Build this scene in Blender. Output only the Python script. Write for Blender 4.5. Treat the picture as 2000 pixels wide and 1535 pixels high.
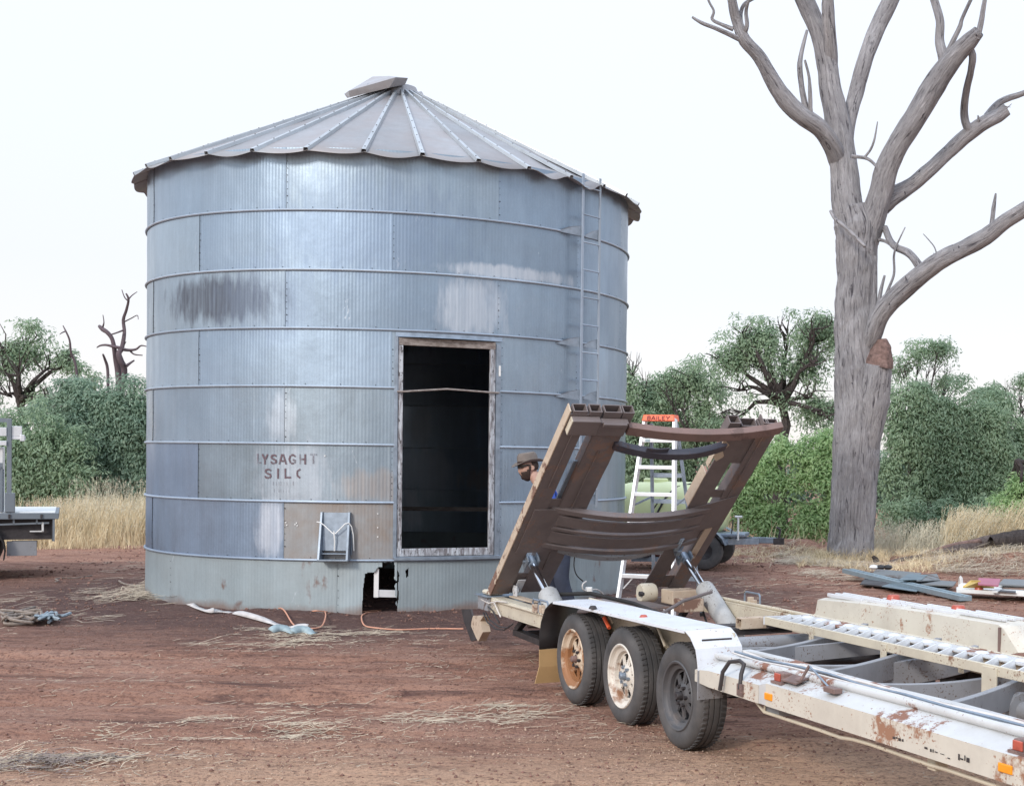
import bpy, math, random
import numpy as np
from mathutils import Vector, Matrix

random.seed(7)
rng = np.random.default_rng(11)
for o in list(bpy.data.objects): bpy.data.objects.remove(o)
sc = bpy.context.scene
COL = sc.collection
R_ = math.radians

# ------------------------------------------------------------------ camera
F_PX, CX, CY, PITCH, ROLL, EYE = 2749.4, 1535.3, 953.0, -0.0209, 0.0146, 1.7
cd = bpy.data.cameras.new('camera'); cam = bpy.data.objects.new('camera', cd); COL.objects.link(cam)
cd.sensor_fit = 'HORIZONTAL'; cd.sensor_width = 36.0; cd.lens = F_PX / 2000 * 36
cd.shift_x = -(CX - 1000) / 2000; cd.shift_y = (CY - 767.5) / 2000
cd.clip_start = 0.05; cd.clip_end = 2000
cam.matrix_world = (Matrix.Translation((0, 0, EYE)) @ Matrix.Rotation(R_(90) + PITCH, 4, 'X')
                    @ Matrix.Rotation(ROLL, 4, 'Z'))
sc.camera = cam

# ------------------------------------------------------------------ world, sun, exposure
SUN_EL, SUN_AZ = R_(28), R_(205)
w = bpy.data.worlds.new('World'); sc.world = w; w.use_nodes = True
nt = w.node_tree; nt.nodes.clear()
sky = nt.nodes.new('ShaderNodeTexSky'); sky.sky_type = 'NISHITA'; sky.sun_disc = False
sky.sun_elevation = SUN_EL; sky.sun_rotation = SUN_AZ; sky.air_density = 1.0; sky.dust_density = 1.0; sky.ozone_density = 1.0
wtc = nt.nodes.new('ShaderNodeTexCoord'); wsp = nt.nodes.new('ShaderNodeSeparateXYZ'); nt.links.new(wtc.outputs['Generated'], wsp.inputs[0])
wr_ = nt.nodes.new('ShaderNodeValToRGB'); nt.links.new(wsp.outputs[2], wr_.inputs[0])      # overcast veil, a little brighter overhead
el = wr_.color_ramp.elements; el[0].position = 0.0; el[0].color = (.530, .505, .505, 1); el[1].position = 0.9; el[1].color = (.82, .93, 1.12, 1)
k_ = el.new(0.12); k_.color = (.500, .505, .535, 1); k_ = el.new(0.35); k_.color = (.545, .585, .66, 1)
vs_ = nt.nodes.new('ShaderNodeMix'); vs_.data_type = 'RGBA'; vs_.blend_type = 'MULTIPLY'; vs_.inputs[0].default_value = 1.0; vs_.inputs[7].default_value = (10.6, 10.6, 10.6, 1); nt.links.new(wr_.outputs[0], vs_.inputs[6])
veil = nt.nodes.new('ShaderNodeMix'); veil.data_type = 'RGBA'; veil.inputs[0].default_value = 0.88; nt.links.new(vs_.outputs[2], veil.inputs[7])
bg = nt.nodes.new('ShaderNodeBackground'); bg.inputs[1].default_value = 0.12
wo = nt.nodes.new('ShaderNodeOutputWorld')
nt.links.new(sky.outputs[0], veil.inputs[6]); nt.links.new(veil.outputs[2], bg.inputs[0]); nt.links.new(bg.outputs[0], wo.inputs[0])
sd = bpy.data.lights.new('sun', 'SUN'); sd.energy = 1.5; sd.angle = R_(12); sd.color = (1.0, 0.92, 0.84)
sun = bpy.data.objects.new('sun', sd); COL.objects.link(sun)
_sd = Vector((math.sin(SUN_AZ) * math.cos(SUN_EL), math.cos(SUN_AZ) * math.cos(SUN_EL), math.sin(SUN_EL)))
sun.rotation_euler = _sd.to_track_quat('Z', 'Y').to_euler()
sc.view_settings.view_transform = 'Standard'; sc.view_settings.look = 'None'
sc.view_settings.exposure = 0.62; sc.view_settings.gamma = 1.0; sc.view_settings.use_curve_mapping = False

# ------------------------------------------------------------------ survey helpers: a sight line met with a real surface
def sight(x, y):
    u2 = (x - CX) / F_PX; v2 = -(y - CY) / F_PX
    c, s = math.cos(ROLL), math.sin(ROLL); u = c * u2 - s * v2; v = s * u2 + c * v2
    c, s = math.cos(PITCH), math.sin(PITCH)
    return np.array([u, c - s * v, s + c * v])
EYEP = np.array([0, 0, EYE])
def at(x, y, Y): d = sight(x, y); return tuple(EYEP + d * (Y / d[1]))
def ongr(x, y, z=0.0): d = sight(x, y); return tuple(EYEP + d * ((z - EYE) / d[2]))

# ------------------------------------------------------------------ mesh builder
class MB:
    def __init__(s): s.v = []; s.f = []; s.n = 0
    def add(s, vs, fs):
        vs = [tuple(map(float, p)) for p in vs]; k = s.n
        s.v += vs; s.f += [tuple(i + k for i in f) for f in fs]; s.n += len(vs); return s
    def box(s, x0, x1, y0, y1, z0, z1):
        return s.add([(x0,y0,z0),(x1,y0,z0),(x1,y1,z0),(x0,y1,z0),(x0,y0,z1),(x1,y0,z1),(x1,y1,z1),(x0,y1,z1)],
                     [(3,2,1,0),(4,5,6,7),(0,1,5,4),(1,2,6,5),(2,3,7,6),(3,0,4,7)])
    def hexa(s, p):      # eight corners, ordered as in box
        return s.add(p, [(3,2,1,0),(4,5,6,7),(0,1,5,4),(1,2,6,5),(2,3,7,6),(3,0,4,7)])
    def bar(s, a, b, w, h, up=(0,0,1)):
        a = Vector(a); b = Vector(b); d = (b - a).normalized(); up = Vector(up)
        x = d.cross(up); x = x.normalized() if x.length > 1e-6 else Vector((1,0,0)); y = x.cross(d)
        x *= w / 2; y *= h / 2
        return s.hexa([a-x-y, a+x-y, b+x-y, b-x-y, a-x+y, a+x+y, b+x+y, b-x+y])
    def sweep(s, path, prof, close=True, caps=True, up=(0,0,1)):
        # prof: list of (a, b) in the (side, up) frame at every path point, or list of such lists
        P = [Vector(p) for p in path]; up = Vector(up); rings = []
        for i, p in enumerate(P):
            d = (P[min(i+1, len(P)-1)] - P[max(i-1, 0)]).normalized()
            x = d.cross(up); x = x.normalized() if x.length > 1e-5 else Vector((1,0,0)); y = x.cross(d)
            pr = prof[i] if isinstance(prof[0], list) else prof
            rings.append([p + x*a + y*b for a, b in pr])
        m = len(rings[0]); vs = [q for r in rings for q in r]; fs = []
        for i in range(len(P)-1):
            for j in range(m if close else m-1):
                k = (j+1) % m; fs.append((i*m+j, i*m+k, (i+1)*m+k, (i+1)*m+j))
        if caps and close: fs.append(tuple(range(m-1,-1,-1))); fs.append(tuple((len(P)-1)*m+j for j in range(m)))
        return s.add(vs, fs)
    def tube(s, path, r, n=8, caps=True):
        P = [Vector(p) for p in path]; rs = r if isinstance(r, (list, tuple)) else [r]*len(P)
        t0 = (P[1]-P[0]).normalized(); x = t0.orthogonal().normalized(); rings = []
        for i, p in enumerate(P):
            d = (P[min(i+1, len(P)-1)] - P[max(i-1, 0)]).normalized()
            x = (x - d * x.dot(d)); x = x.normalized() if x.length > 1e-6 else d.orthogonal().normalized()
            y = d.cross(x)
            rings.append([p + (x*math.cos(2*math.pi*j/n) + y*math.sin(2*math.pi*j/n)) * rs[i] for j in range(n)])
        vs = [q for r_ in rings for q in r_]; fs = []
        for i in range(len(P)-1):
            for j in range(n):
                k = (j+1) % n; fs.append((i*n+j, i*n+k, (i+1)*n+k, (i+1)*n+j))
        if caps: fs.append(tuple(range(n-1,-1,-1))); fs.append(tuple((len(P)-1)*n+j for j in range(n)))
        return s.add(vs, fs)
    def lathe(s, prof, c=(0,0,0), axis='y', n=32, closed=False):
        # prof: (radius, along axis)
        vs = []; fs = []; m = len(prof); c = Vector(c)
        for i in range(n):
            a = 2*math.pi*i/n; ca, sa = math.cos(a), math.sin(a)
            for r, h in prof:
                p = {'y': (r*ca, h, r*sa), 'z': (r*ca, r*sa, h), 'x': (h, r*ca, r*sa)}[axis]
                vs.append(c + Vector(p))
        for i in range(n):
            k = (i+1) % n
            for j in range(m if closed else m-1):
                l = (j+1) % m; fs.append((i*m+j, k*m+j, k*m+l, i*m+l))
        return s.add(vs, fs)
    def grid(s, P):      # P[i][j] points
        m = len(P[0]); vs = [q for r in P for q in r]
        return s.add(vs, [(i*m+j, i*m+j+1, (i+1)*m+j+1, (i+1)*m+j) for i in range(len(P)-1) for j in range(m-1)])
def obj(name, mb, mat, parent=None, smooth=False, bev=0.0, solid=0.0, auto=True):
    me = bpy.data.meshes.new(name)
    if isinstance(mb, MB): me.from_pydata(mb.v, [], mb.f)
    else: me.from_pydata(mb[0], [], mb[1])
    me.update()
    o = bpy.data.objects.new(name, me); COL.objects.link(o)
    if mat: me.materials.append(mat)
    if parent: o.parent = parent
    if smooth:
        me.shade_smooth()
        if auto: me.set_sharp_from_angle(angle=R_(38))
    if solid:
        m = o.modifiers.new('t', 'SOLIDIFY'); m.thickness = solid; m.offset = 0
    if bev:
        m = o.modifiers.new('b', 'BEVEL'); m.width = bev; m.segments = 2; m.limit_method = 'ANGLE'; m.angle_limit = R_(40)
    return o
def nmesh(name, V, faces_flat, k, mat, parent=None, smooth=False):   # big numpy mesh with k-gons
    me = bpy.data.meshes.new(name); V = np.asarray(V, np.float32); nf = len(faces_flat)//k
    me.vertices.add(len(V)); me.vertices.foreach_set('co', V.ravel())
    me.loops.add(nf*k); me.loops.foreach_set('vertex_index', np.asarray(faces_flat, np.int32))
    me.polygons.add(nf); me.polygons.foreach_set('loop_start', np.arange(0, nf*k, k, dtype=np.int32))
    me.polygons.foreach_set('loop_total', np.full(nf, k, np.int32)); me.update(calc_edges=True); me.validate()
    if mat: me.materials.append(mat)
    if smooth: me.shade_smooth()
    o = bpy.data.objects.new(name, me); COL.objects.link(o)
    if parent: o.parent = parent
    return o
def empty(name, loc=(0,0,0), rz=0.0):
    o = bpy.data.objects.new(name, None); COL.objects.link(o); o.location = loc; o.rotation_euler = (0,0,rz)
    o.empty_display_size = 0.1; return o
def tag(o, label, cat, group=None, kind=None):
    if label: o['label'] = label
    if cat: o['category'] = cat
    if group: o['group'] = group
    if kind: o['kind'] = kind
    return o
def copyo(o, parent=None):
    c = o.copy(); COL.objects.link(c)
    if parent: c.parent = parent
    return c

# ------------------------------------------------------------------ materials
class NT:
    def __init__(s, name):
        s.m = bpy.data.materials.new(name); s.m.use_nodes = True; s.t = s.m.node_tree
        s.b = s.t.nodes['Principled BSDF']; s.tc = s.t.nodes.new('ShaderNodeTexCoord')
    def n(s, t, **k):
        a = s.t.nodes.new(t)
        for q, v in k.items(): setattr(a, q, v)
        return a
    def l(s, a, b): s.t.links.new(a, b)
    def coord(s, scale=(1,1,1), kind='Object'):
        mp = s.n('ShaderNodeMapping'); mp.inputs['Scale'].default_value = scale
        s.l(s.tc.outputs[kind], mp.inputs[0]); return mp.outputs[0]
    def noise(s, scale, det=4, rough=0.55, vec=None, dist=0.0):
        a = s.n('ShaderNodeTexNoise'); a.inputs['Scale'].default_value = scale; a.inputs['Detail'].default_value = det
        a.inputs['Roughness'].default_value = rough; a.inputs['Distortion'].default_value = dist
        s.l(vec if vec is not None else s.tc.outputs['Object'], a.inputs['Vector']); return a.outputs['Fac']
    def ramp(s, fac, stops, interp='LINEAR'):
        a = s.n('ShaderNodeValToRGB'); a.color_ramp.interpolation = interp; e = a.color_ramp.elements
        while len(e) < len(stops): e.new(0.5)
        for q, (p, c) in zip(e, stops):
            q.position = p; q.color = (c, c, c, 1) if isinstance(c, (int, float)) else (*c, 1)
        s.l(fac, a.inputs[0]); return a.outputs[0]
    def mix(s, fac, a, b, mode='MIX'):
        m = s.n('ShaderNodeMix', data_type='RGBA', blend_type=mode)
        for q, v in ((0, fac), (6, a), (7, b)):
            if isinstance(v, (int, float)): m.inputs[q].default_value = v if q == 0 else (v, v, v, 1)
            elif isinstance(v, tuple): m.inputs[q].default_value = (*v, 1)
            else: s.l(v, m.inputs[q])
        return m.outputs[2]
    def math(s, op, a, b=0.0, clamp=False):
        m = s.n('ShaderNodeMath', operation=op, use_clamp=clamp)
        for q, v in ((0, a), (1, b)):
            if isinstance(v, (int, float)): m.inputs[q].default_value = v
            else: s.l(v, m.inputs[q])
        return m.outputs[0]
    def col(s, c):
        if isinstance(c, tuple): s.b.inputs['Base Color'].default_value = (*c, 1)
        else: s.l(c, s.b.inputs['Base Color'])
    def bump(s, h, strength=0.3, dist=0.01):
        b = s.n('ShaderNodeBump'); b.inputs['Strength'].default_value = strength; b.inputs['Distance'].default_value = dist
        s.l(h, b.inputs['Height']); s.l(b.outputs[0], s.b.inputs['Normal'])
    def set(s, rough=0.6, metal=0.0, spec=None):
        for k, v in (('Roughness', rough), ('Metallic', metal), ('Specular IOR Level', spec)):
            if v is None: continue
            if isinstance(v, (int, float)): s.b.inputs[k].default_value = v
            else: s.l(v, s.b.inputs[k])
        return s.m
    def ellipse(s, x0, z0, rx, rz, soft=0.45, wob=0.5, wscale=4):   # mask of a stained patch or painted shine around (x0, z0) in object space
        sep = s.n('ShaderNodeSeparateXYZ'); s.l(s.tc.outputs['Object'], sep.inputs[0])
        dx = s.math('DIVIDE', s.math('SUBTRACT', sep.outputs[0], x0), rx)
        dz = s.math('DIVIDE', s.math('SUBTRACT', sep.outputs[2], z0), rz)
        r = s.math('SQRT', s.math('ADD', s.math('POWER', s.math('ABSOLUTE', dx), 2.0), s.math('POWER', s.math('ABSOLUTE', dz), 2.6)))
        r = s.math('ADD', r, s.math('MULTIPLY', s.math('SUBTRACT', s.noise(wscale, 5, 0.6, s.coord((3,3,0.8))), 0.5), wob*4))
        m = s.n('ShaderNodeMapRange', interpolation_type='SMOOTHSTEP'); s.l(r, m.inputs[0])
        m.inputs[1].default_value = 1 + soft; m.inputs[2].default_value = 1 - soft; return m.outputs[0]

def simple(name, c, rough=0.6, metal=0.0, var=0.18, scale=6, bump=0.0, bscale=40, spec=None):
    a = NT(name); f = a.noise(scale, 5)
    lo = tuple(x*(1-var) for x in c); hi = tuple(min(1, x*(1+var)) for x in c)
    a.col(a.ramp(f, [(0.3, lo), (0.7, hi)]))
    if bump: a.bump(a.noise(bscale, 4), bump, 0.01)
    return a.set(rough, metal, spec)
def painted(name, paint, rust, chips=0.62, grime=(0.25,0.22,0.19), rough=0.5, gl=0.35):
    a = NT(name)
    big = a.noise(2.2, 6, 0.65); fine = a.noise(14, 6, 0.6)
    g = a.mix(a.ramp(a.noise(3.5, 6, 0.7), [(0.45, 0.0), (0.75, gl)]), paint, grime)
    # dirt streaks
    st = a.noise(5, 5, 0.6, a.coord((1.0, 1.0, 0.25)))
    g = a.mix(a.ramp(st, [(0.5, 0.0), (0.8, 0.25)]), g, tuple(x*0.55+y*0.25 for x, y in zip(paint, rust)))
    ch = a.math('MULTIPLY', a.ramp(big, [(chips-0.04, 0.0), (chips, 1.0)]), a.ramp(fine, [(0.42, 0.0), (0.47, 1.0)]))
    ch2 = a.math('MAXIMUM', a.ramp(a.noise(38, 3, 0.5), [(0.69, 0.0), (0.71, 1.0)]), a.math('MULTIPLY', a.ramp(a.noise(70, 2, 0.5), [(0.62, 0.0), (0.64, 1.0)]), a.ramp(big, [(0.50, 0.0), (0.56, 1.0)])))
    c = a.mix(a.math('MAXIMUM', ch, ch2), g, rust)
    a.col(c); a.bump(a.math('MULTIPLY', ch, -1.0), 0.4, 0.004)
    a.l(a.mix(ch, rough, 0.85), a.b.inputs['Roughness'])
    return a.m
M = {}
M['cream'] = painted('cream_paint', (0.58, 0.53, 0.42), (0.22, 0.12, 0.075), 0.66)
M['white_paint'] = painted('worn_white_paint', (0.52, 0.53, 0.53), (0.22, 0.105, 0.07), 0.60)
M['fender_top'] = painted('white_fender_paint', (0.60, 0.62, 0.65), (0.25, 0.13, 0.08), 0.72, gl=0.2)
M['brown'] = painted('rusty_brown_steel', (0.165, 0.138, 0.135), (0.21, 0.145, 0.12), 0.60, (0.07,0.06,0.06), 0.65, 0.5)
M['brown_worn'] = painted('worn_cream_over_brown_steel', (0.52, 0.43, 0.33), (0.19, 0.11, 0.08), 0.57, (0.30,0.17,0.11), 0.7, 0.6)
M['redbrown'] = painted('red_brown_steel', (0.20, 0.130, 0.115), (0.14, 0.095, 0.085), 0.55, (0.09,0.07,0.06), 0.7, 0.5)
M['darkblue'] = painted('blue_black_painted_bar', (0.045, 0.045, 0.062), (0.09, 0.06, 0.055), 0.66, (0.10,0.10,0.12), 0.5, 0.4)
M['side_cream'] = painted('pale_cream_side_paint', (0.58, 0.55, 0.48), (0.30, 0.16, 0.10), 0.61, gl=0.3)
M['greysteel'] = painted('grey_painted_bar', (0.26, 0.27, 0.29), (0.12, 0.09, 0.08), 0.70, (0.12,0.12,0.12), 0.5, 0.4)
M['darksteel'] = simple('dark_oily_steel', (0.045, 0.04, 0.042), 0.6, 0.2, 0.35, 9, 0.3)
M['chrome'] = simple('chrome_rod', (0.62, 0.66, 0.72), 0.12, 1.0, 0.05)
M['silver'] = painted('silver_painted_barrel', (0.42, 0.43, 0.43), (0.10, 0.08, 0.07), 0.66, (0.20,0.19,0.18), 0.5, 0.6)
M['alu'] = simple('aluminium', (0.72, 0.74, 0.76), 0.38, 0.45, 0.08)
M['galvsmall'] = simple('galvanised_fittings', (0.25, 0.30, 0.36), 0.45, 0.55, 0.2, 14)
M['black'] = simple('black_rubber', (0.018, 0.018, 0.019), 0.75, 0, 0.3, 8)
M['plastic_black'] = simple('black_plastic', (0.02, 0.02, 0.022), 0.45, 0, 0.2, 8)
M['tan'] = simple('tan_mudflap', (0.52, 0.35, 0.17), 0.65, 0, 0.12, 5)
M['amber'] = simple('amber_lens', (0.80, 0.30, 0.02), 0.25, 0, 0.08, 20)
M['red'] = simple('faded_red_lens', (0.42, 0.09, 0.06), 0.35, 0, 0.25, 30)
M['orange'] = simple('orange_plastic', (0.80, 0.13, 0.045), 0.45, 0, 0.06, 10)
M['ink'] = simple('dark_red_ink', (0.16, 0.03, 0.03), 0.6, 0, 0.1)
M['tank'] = simple('pale_yellow_poly_tank', (0.64, 0.70, 0.38), 0.42, 0, 0.06, 2)
M['rustred'] = simple('rusty_red_pump_paint', (0.24, 0.09, 0.065), 0.7, 0, 0.35, 9, 0.3)
M['greypaint'] = simple('blue_grey_truck_paint', (0.18, 0.21, 0.24), 0.45, 0.2, 0.12, 3)
M['whiteplain'] = simple('white_plastic', (0.70, 0.71, 0.70), 0.45, 0, 0.08, 4)
M['rope'] = simple('grey_brown_rope', (0.24, 0.20, 0.17), 0.9, 0, 0.3, 30, 0.6, 120)
M['ropeblue'] = simple('pale_blue_rope', (0.30, 0.36, 0.40), 0.9, 0, 0.25, 30, 0.6, 120)
M['cord'] = simple('faded_orange_cord', (0.60, 0.30, 0.20), 0.6, 0, 0.12, 20)
M['whitecord'] = simple('off_white_cord', (0.58, 0.55, 0.52), 0.7, 0, 0.12, 20)
M['strap'] = simple('pale_webbing', (0.50, 0.48, 0.47), 0.8, 0, 0.15, 20)
M['strapteal'] = simple('teal_grey_webbing', (0.30, 0.38, 0.40), 0.7, 0, 0.15, 20)
M['beamblue'] = simple('blue_grey_galvanised_channel', (0.27, 0.35, 0.40), 0.4, 0.4, 0.1, 4)
M['yellow'] = simple('yellow_board', (0.55, 0.40, 0.12), 0.5, 0, 0.1, 5)
M['magenta'] = simple('pink_red_board', (0.34, 0.12, 0.17), 0.5, 0, 0.1, 5)
M['skin'] = simple('tanned_skin', (0.44, 0.27, 0.21), 0.55, 0, 0.06, 20)
M['beard'] = simple('dark_brown_hair', (0.045, 0.026, 0.020), 0.8, 0, 0.3, 60, 0.6, 150)
M['hat'] = simple('grey_brown_felt', (0.17, 0.145, 0.13), 0.9, 0, 0.15, 12)
M['shirt'] = simple('blue_work_shirt', (0.025, 0.07, 0.33), 0.8, 0, 0.25, 12)
M['trousers'] = simple('navy_work_trousers', (0.028, 0.036, 0.06), 0.85, 0, 0.25, 8)
M['glass'] = simple('dark_sunglass_lens', (0.008, 0.008, 0.010), 0.08, 0, 0.05)

def tyre_mat():
    a = NT('tyre_rubber'); n = a.noise(5, 5, 0.6)
    a.col(a.mix(a.ramp(n, [(0.35, 0.0), (0.75, 1.0)]), (0.048, 0.048, 0.050), (0.115, 0.108, 0.105)))
    a.bump(a.noise(60, 3), 0.15, 0.003); return a.set(0.8)
M['tyre'] = tyre_mat()
def rimmat(name, base, rust, k):
    a = NT(name); n = a.noise(6, 6, 0.65)
    a.col(a.mix(a.ramp(n, [(k, 0.0), (k+0.12, 1.0)]), base, rust)); a.bump(a.noise(40, 3), 0.1, 0.003)
    return a.set(0.55, 0.1)
M['rim_rust'] = rimmat('rusty_cream_rim', (0.62, 0.52, 0.40), (0.30, 0.14, 0.06), 0.44)
M['rim_white'] = rimmat('dirty_white_rim', (0.66, 0.62, 0.55), (0.26, 0.13, 0.07), 0.56)
M['rim_grey'] = rimmat('charcoal_rim', (0.085, 0.085, 0.09), (0.15, 0.13, 0.12), 0.60)

def galv(name, base, warm, aged=0.0, rustbase=False, stain_shine=None, metal=0.72, rough=0.36, streaks=()):
    a = NT(name)
    vec = a.coord((1, 1, 1)); n1 = a.noise(1.3, 6, 0.6); n2 = a.noise(9, 5, 0.6, a.coord((1, 1, 0.10)))
    spangle = a.noise(45, 3, 0.7)
    info = a.n('ShaderNodeObjectInfo')
    c = a.mix(a.ramp(n1, [(0.30, 0.0), (0.72, 1.0)]), base, tuple(min(1, x*1.35) for x in base))
    c = a.mix(a.ramp(n2, [(0.35, 0.0), (0.8, 0.55)]), c, tuple(x*0.72 for x in base))
    c = a.mix(a.ramp(spangle, [(0.3, 0.0), (0.8, 0.22)]), c, tuple(min(1, x*1.6) for x in base))
    if aged: c = a.mix(a.ramp(a.noise(1.8, 6, 0.65), [(0.32, 0.15), (0.62, aged)]), c, warm)
    rnd = a.math('ADD', a.math('MULTIPLY', info.outputs['Random'], 0.30), 0.85); c = a.mix(a.math('MULTIPLY', a.math('FRACT', a.math('MULTIPLY', info.outputs['Random'], 7.3)), 0.0 if aged else 0.32), c, (base[0]*.72, base[1]*.86, base[2]*1.12))
    c = a.mix(1.0, c, rnd, 'MULTIPLY')
    # scratches and bright scuffs
    sc_ = a.ramp(a.noise(3.0, 8, 0.75, a.coord((2.5, 2.5, 0.9)), 0.8), [(0.66, 0.0), (0.70, 0.6)])
    c = a.mix(sc_, c, (0.58, 0.64, 0.70))
    rfac = a.ramp(a.noise(2.2, 6, 0.65, a.coord((1, 1, 0.5))), [(0.3, rough-0.10), (0.7, rough+0.16)])
    if rustbase:
        sep = a.n('ShaderNodeSeparateXYZ'); a.l(a.tc.outputs['Object'], sep.inputs[0])
        h = a.math('ADD', sep.outputs[2], a.math('MULTIPLY', a.math('SUBTRACT', a.noise(1.7, 6, 0.6), 0.5), -0.34))
        c = a.mix(a.ramp(h, [(0.06, 0.75), (0.15, 0.0)]), c, (0.22, 0.14, 0.11))
        sp = a.math('MULTIPLY', a.ramp(a.noise(2.4, 4, 0.5), [(0.60, 0.0), (0.66, 1.0)]), a.ramp(a.noise(9, 5, 0.6, a.coord((1,1,0.4))), [(0.50, 0.0), (0.60, 0.85)]))
        c = a.mix(sp, c, (0.17, 0.10, 0.08))
    for (x0, z0, rx, rz, col_, amt) in (stain_shine or ()):
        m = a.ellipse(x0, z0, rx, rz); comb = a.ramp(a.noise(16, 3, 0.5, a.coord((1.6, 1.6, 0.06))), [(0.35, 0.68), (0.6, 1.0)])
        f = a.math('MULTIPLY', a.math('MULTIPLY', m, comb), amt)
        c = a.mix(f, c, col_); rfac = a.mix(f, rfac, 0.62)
    a.col(c); a.l(rfac, a.b.inputs['Roughness'])
    a.b.inputs['Metallic'].default_value = metal
    a.bump(a.math('ADD', a.noise(2.5, 3, 0.5), a.math('MULTIPLY', a.noise(50, 2), 0.06)), 0.35, 0.02)
    return a.m
GB = (0.268, 0.335, 0.395)
STN = [(-1.14, 3.25, 0.62, 0.22, (0.085, 0.095, 0.12), 0.9), (0.4, 4.0, 0.9, 0.5, (0.20, 0.27, 0.38), 0.5), (-0.6, 3.2, 0.5, 0.4, (0.2, 0.26, 0.36), 0.4), (0.55, 1.35, 0.35, 0.16, (0.38, 0.30, 0.24), 0.45)]
SHN = [(-0.28, 1.42, 0.34, 0.34, (0.50, 0.54, 0.60), 0.45), (-0.42, 2.05, 0.14, 0.26, (0.52, 0.57, 0.63), 0.5), (-0.52, 0.90, 0.13, 0.26, (0.62, 0.66, 0.72), 0.6),  # shine: bright reflections painted into the sheet colour
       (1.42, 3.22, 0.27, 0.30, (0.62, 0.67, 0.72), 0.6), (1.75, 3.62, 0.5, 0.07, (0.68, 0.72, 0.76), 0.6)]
M['galv'] = galv('galvanised_wall', GB, (0.36, 0.33, 0.29), stain_shine=STN+SHN)
M['galv_dark'] = galv('weathered_galvanised_wall', (0.20, 0.260, 0.345), (0.3,0.3,0.3), stain_shine=[SHN[2]])
M['galv_aged'] = galv('rust_bloomed_galvanised_wall', (0.28, 0.32, 0.35), (0.27, 0.215, 0.175), 0.85, metal=0.35, rough=0.55)
M['galv_base'] = galv('muddy_galvanised_skirt', (0.27, 0.33, 0.36), (0.26, 0.28, 0.28), 0.40, True, metal=0.35, rough=0.52)
M['roof'] = galv('galvanised_roof', (0.265, 0.285, 0.305), (0.30, 0.265, 0.258), 0.65, metal=0.35, rough=0.5)
M['roofrib'] = galv('roof_ribs', (0.35, 0.39, 0.42), (0.40, 0.36, 0.34), 0.2, metal=0.4, rough=0.4)
M['band'] = galv('galvanised_hoops', (0.32, 0.37, 0.42), (0.3,0.3,0.3), metal=0.5, rough=0.42)
M['interior'] = simple('dusty_dark_interior', (0.05, 0.05, 0.055), 0.9, 0, 0.3, 3)

def timber_mat():
    a = NT('flaking_white_timber'); g = a.noise(10, 6, 0.65, a.coord((3, 3, 0.5)))
    c = a.mix(a.ramp(g, [(0.40, 0.0), (0.60, 1.0)]), (0.16, 0.15, 0.16), (0.46, 0.49, 0.53))
    fl = a.ramp(a.noise(26, 5, 0.7, a.coord((1.5, 1.5, 0.6))), [(0.56, 0.0), (0.60, 1.0)])
    c = a.mix(fl, c, (0.09, 0.085, 0.09)); a.col(c); a.bump(g, 0.4, 0.01); return a.set(0.85)
M['timber'] = timber_mat()
def greywood():
    a = NT('weathered_grey_timber'); g = a.noise(12, 6, 0.65, a.coord((0.5, 3, 3)))
    a.col(a.mix(a.ramp(g, [(0.35, 0.0), (0.7, 1.0)]), (0.15, 0.12, 0.11), (0.36, 0.33, 0.31))); a.bump(g, 0.5, 0.01); return a.set(0.9)
M['greywood'] = greywood()

def bark_mat(name, lo, hi, dark, follow=False):
    a = NT(name)
    if follow:
        at_ = a.n('ShaderNodeAttribute', attribute_name='limb_co'); src = at_.outputs['Vector']
        def cc(sc):
            mp = a.n('ShaderNodeMapping'); mp.inputs['Scale'].default_value = sc; a.l(src, mp.inputs[0]); return mp.outputs[0]
    else: cc = a.coord
    g = a.noise(5, 9, 0.70, cc((3.0, 3.0, 0.42)), 0.9); big = a.noise(0.9, 5, 0.6); fine = a.noise(9, 7, 0.75, cc((3.2, 3.2, 0.7)), 0.5)
    c = a.mix(a.ramp(big, [(0.35, 0.0), (0.68, 1.0)]), lo, hi)
    c = a.mix(a.ramp(fine, [(0.35, 0.55), (0.55, 0.0)]), c, tuple(x*.5 for x in lo))
    crack = a.ramp(g, [(0.37, 1.0), (0.45, 0.0)]); c = a.mix(a.math('MULTIPLY', crack, 0.9), c, dark); c = a.mix(a.ramp(g, [(0.55, 0.0), (0.70, 0.55)]), c, tuple(min(1, x*1.45) for x in hi))
    pit = a.ramp(a.noise(14, 3, 0.5, a.coord((1, 1, 0.6))), [(0.69, 0.0), (0.72, 1.0)]); pit = a.math('MULTIPLY', pit, a.ramp(a.noise(1.7, 3), [(0.45, 0.0), (0.55, 1.0)])); c = a.mix(pit, c, dark)
    a.col(c); a.bump(a.math('ADD', g, a.math('MULTIPLY', fine, 0.5)), 1.0, 0.08)
    return a.set(0.92)
M['gum'] = bark_mat('dead_gum_wood', (0.285, 0.275, 0.288), (0.49, 0.475, 0.485), (0.055, 0.05, 0.06), True)
M['bark'] = bark_mat('dark_bark', (0.05, 0.04, 0.038), (0.11, 0.09, 0.085), (0.02, 0.017, 0.016))
M['snag'] = simple('dead_snag_wood', (0.10, 0.075, 0.085), 0.9, 0, 0.25, 4, 0.5, 20)
M['logwood'] = bark_mat('grey_fallen_log', (0.13, 0.10, 0.095), (0.24, 0.20, 0.18), (0.04, 0.03, 0.03))
M['splitwood'] = simple('red_split_wood', (0.17, 0.11, 0.095), 0.9, 0, 0.5, 14, 0.8, 25)

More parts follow.
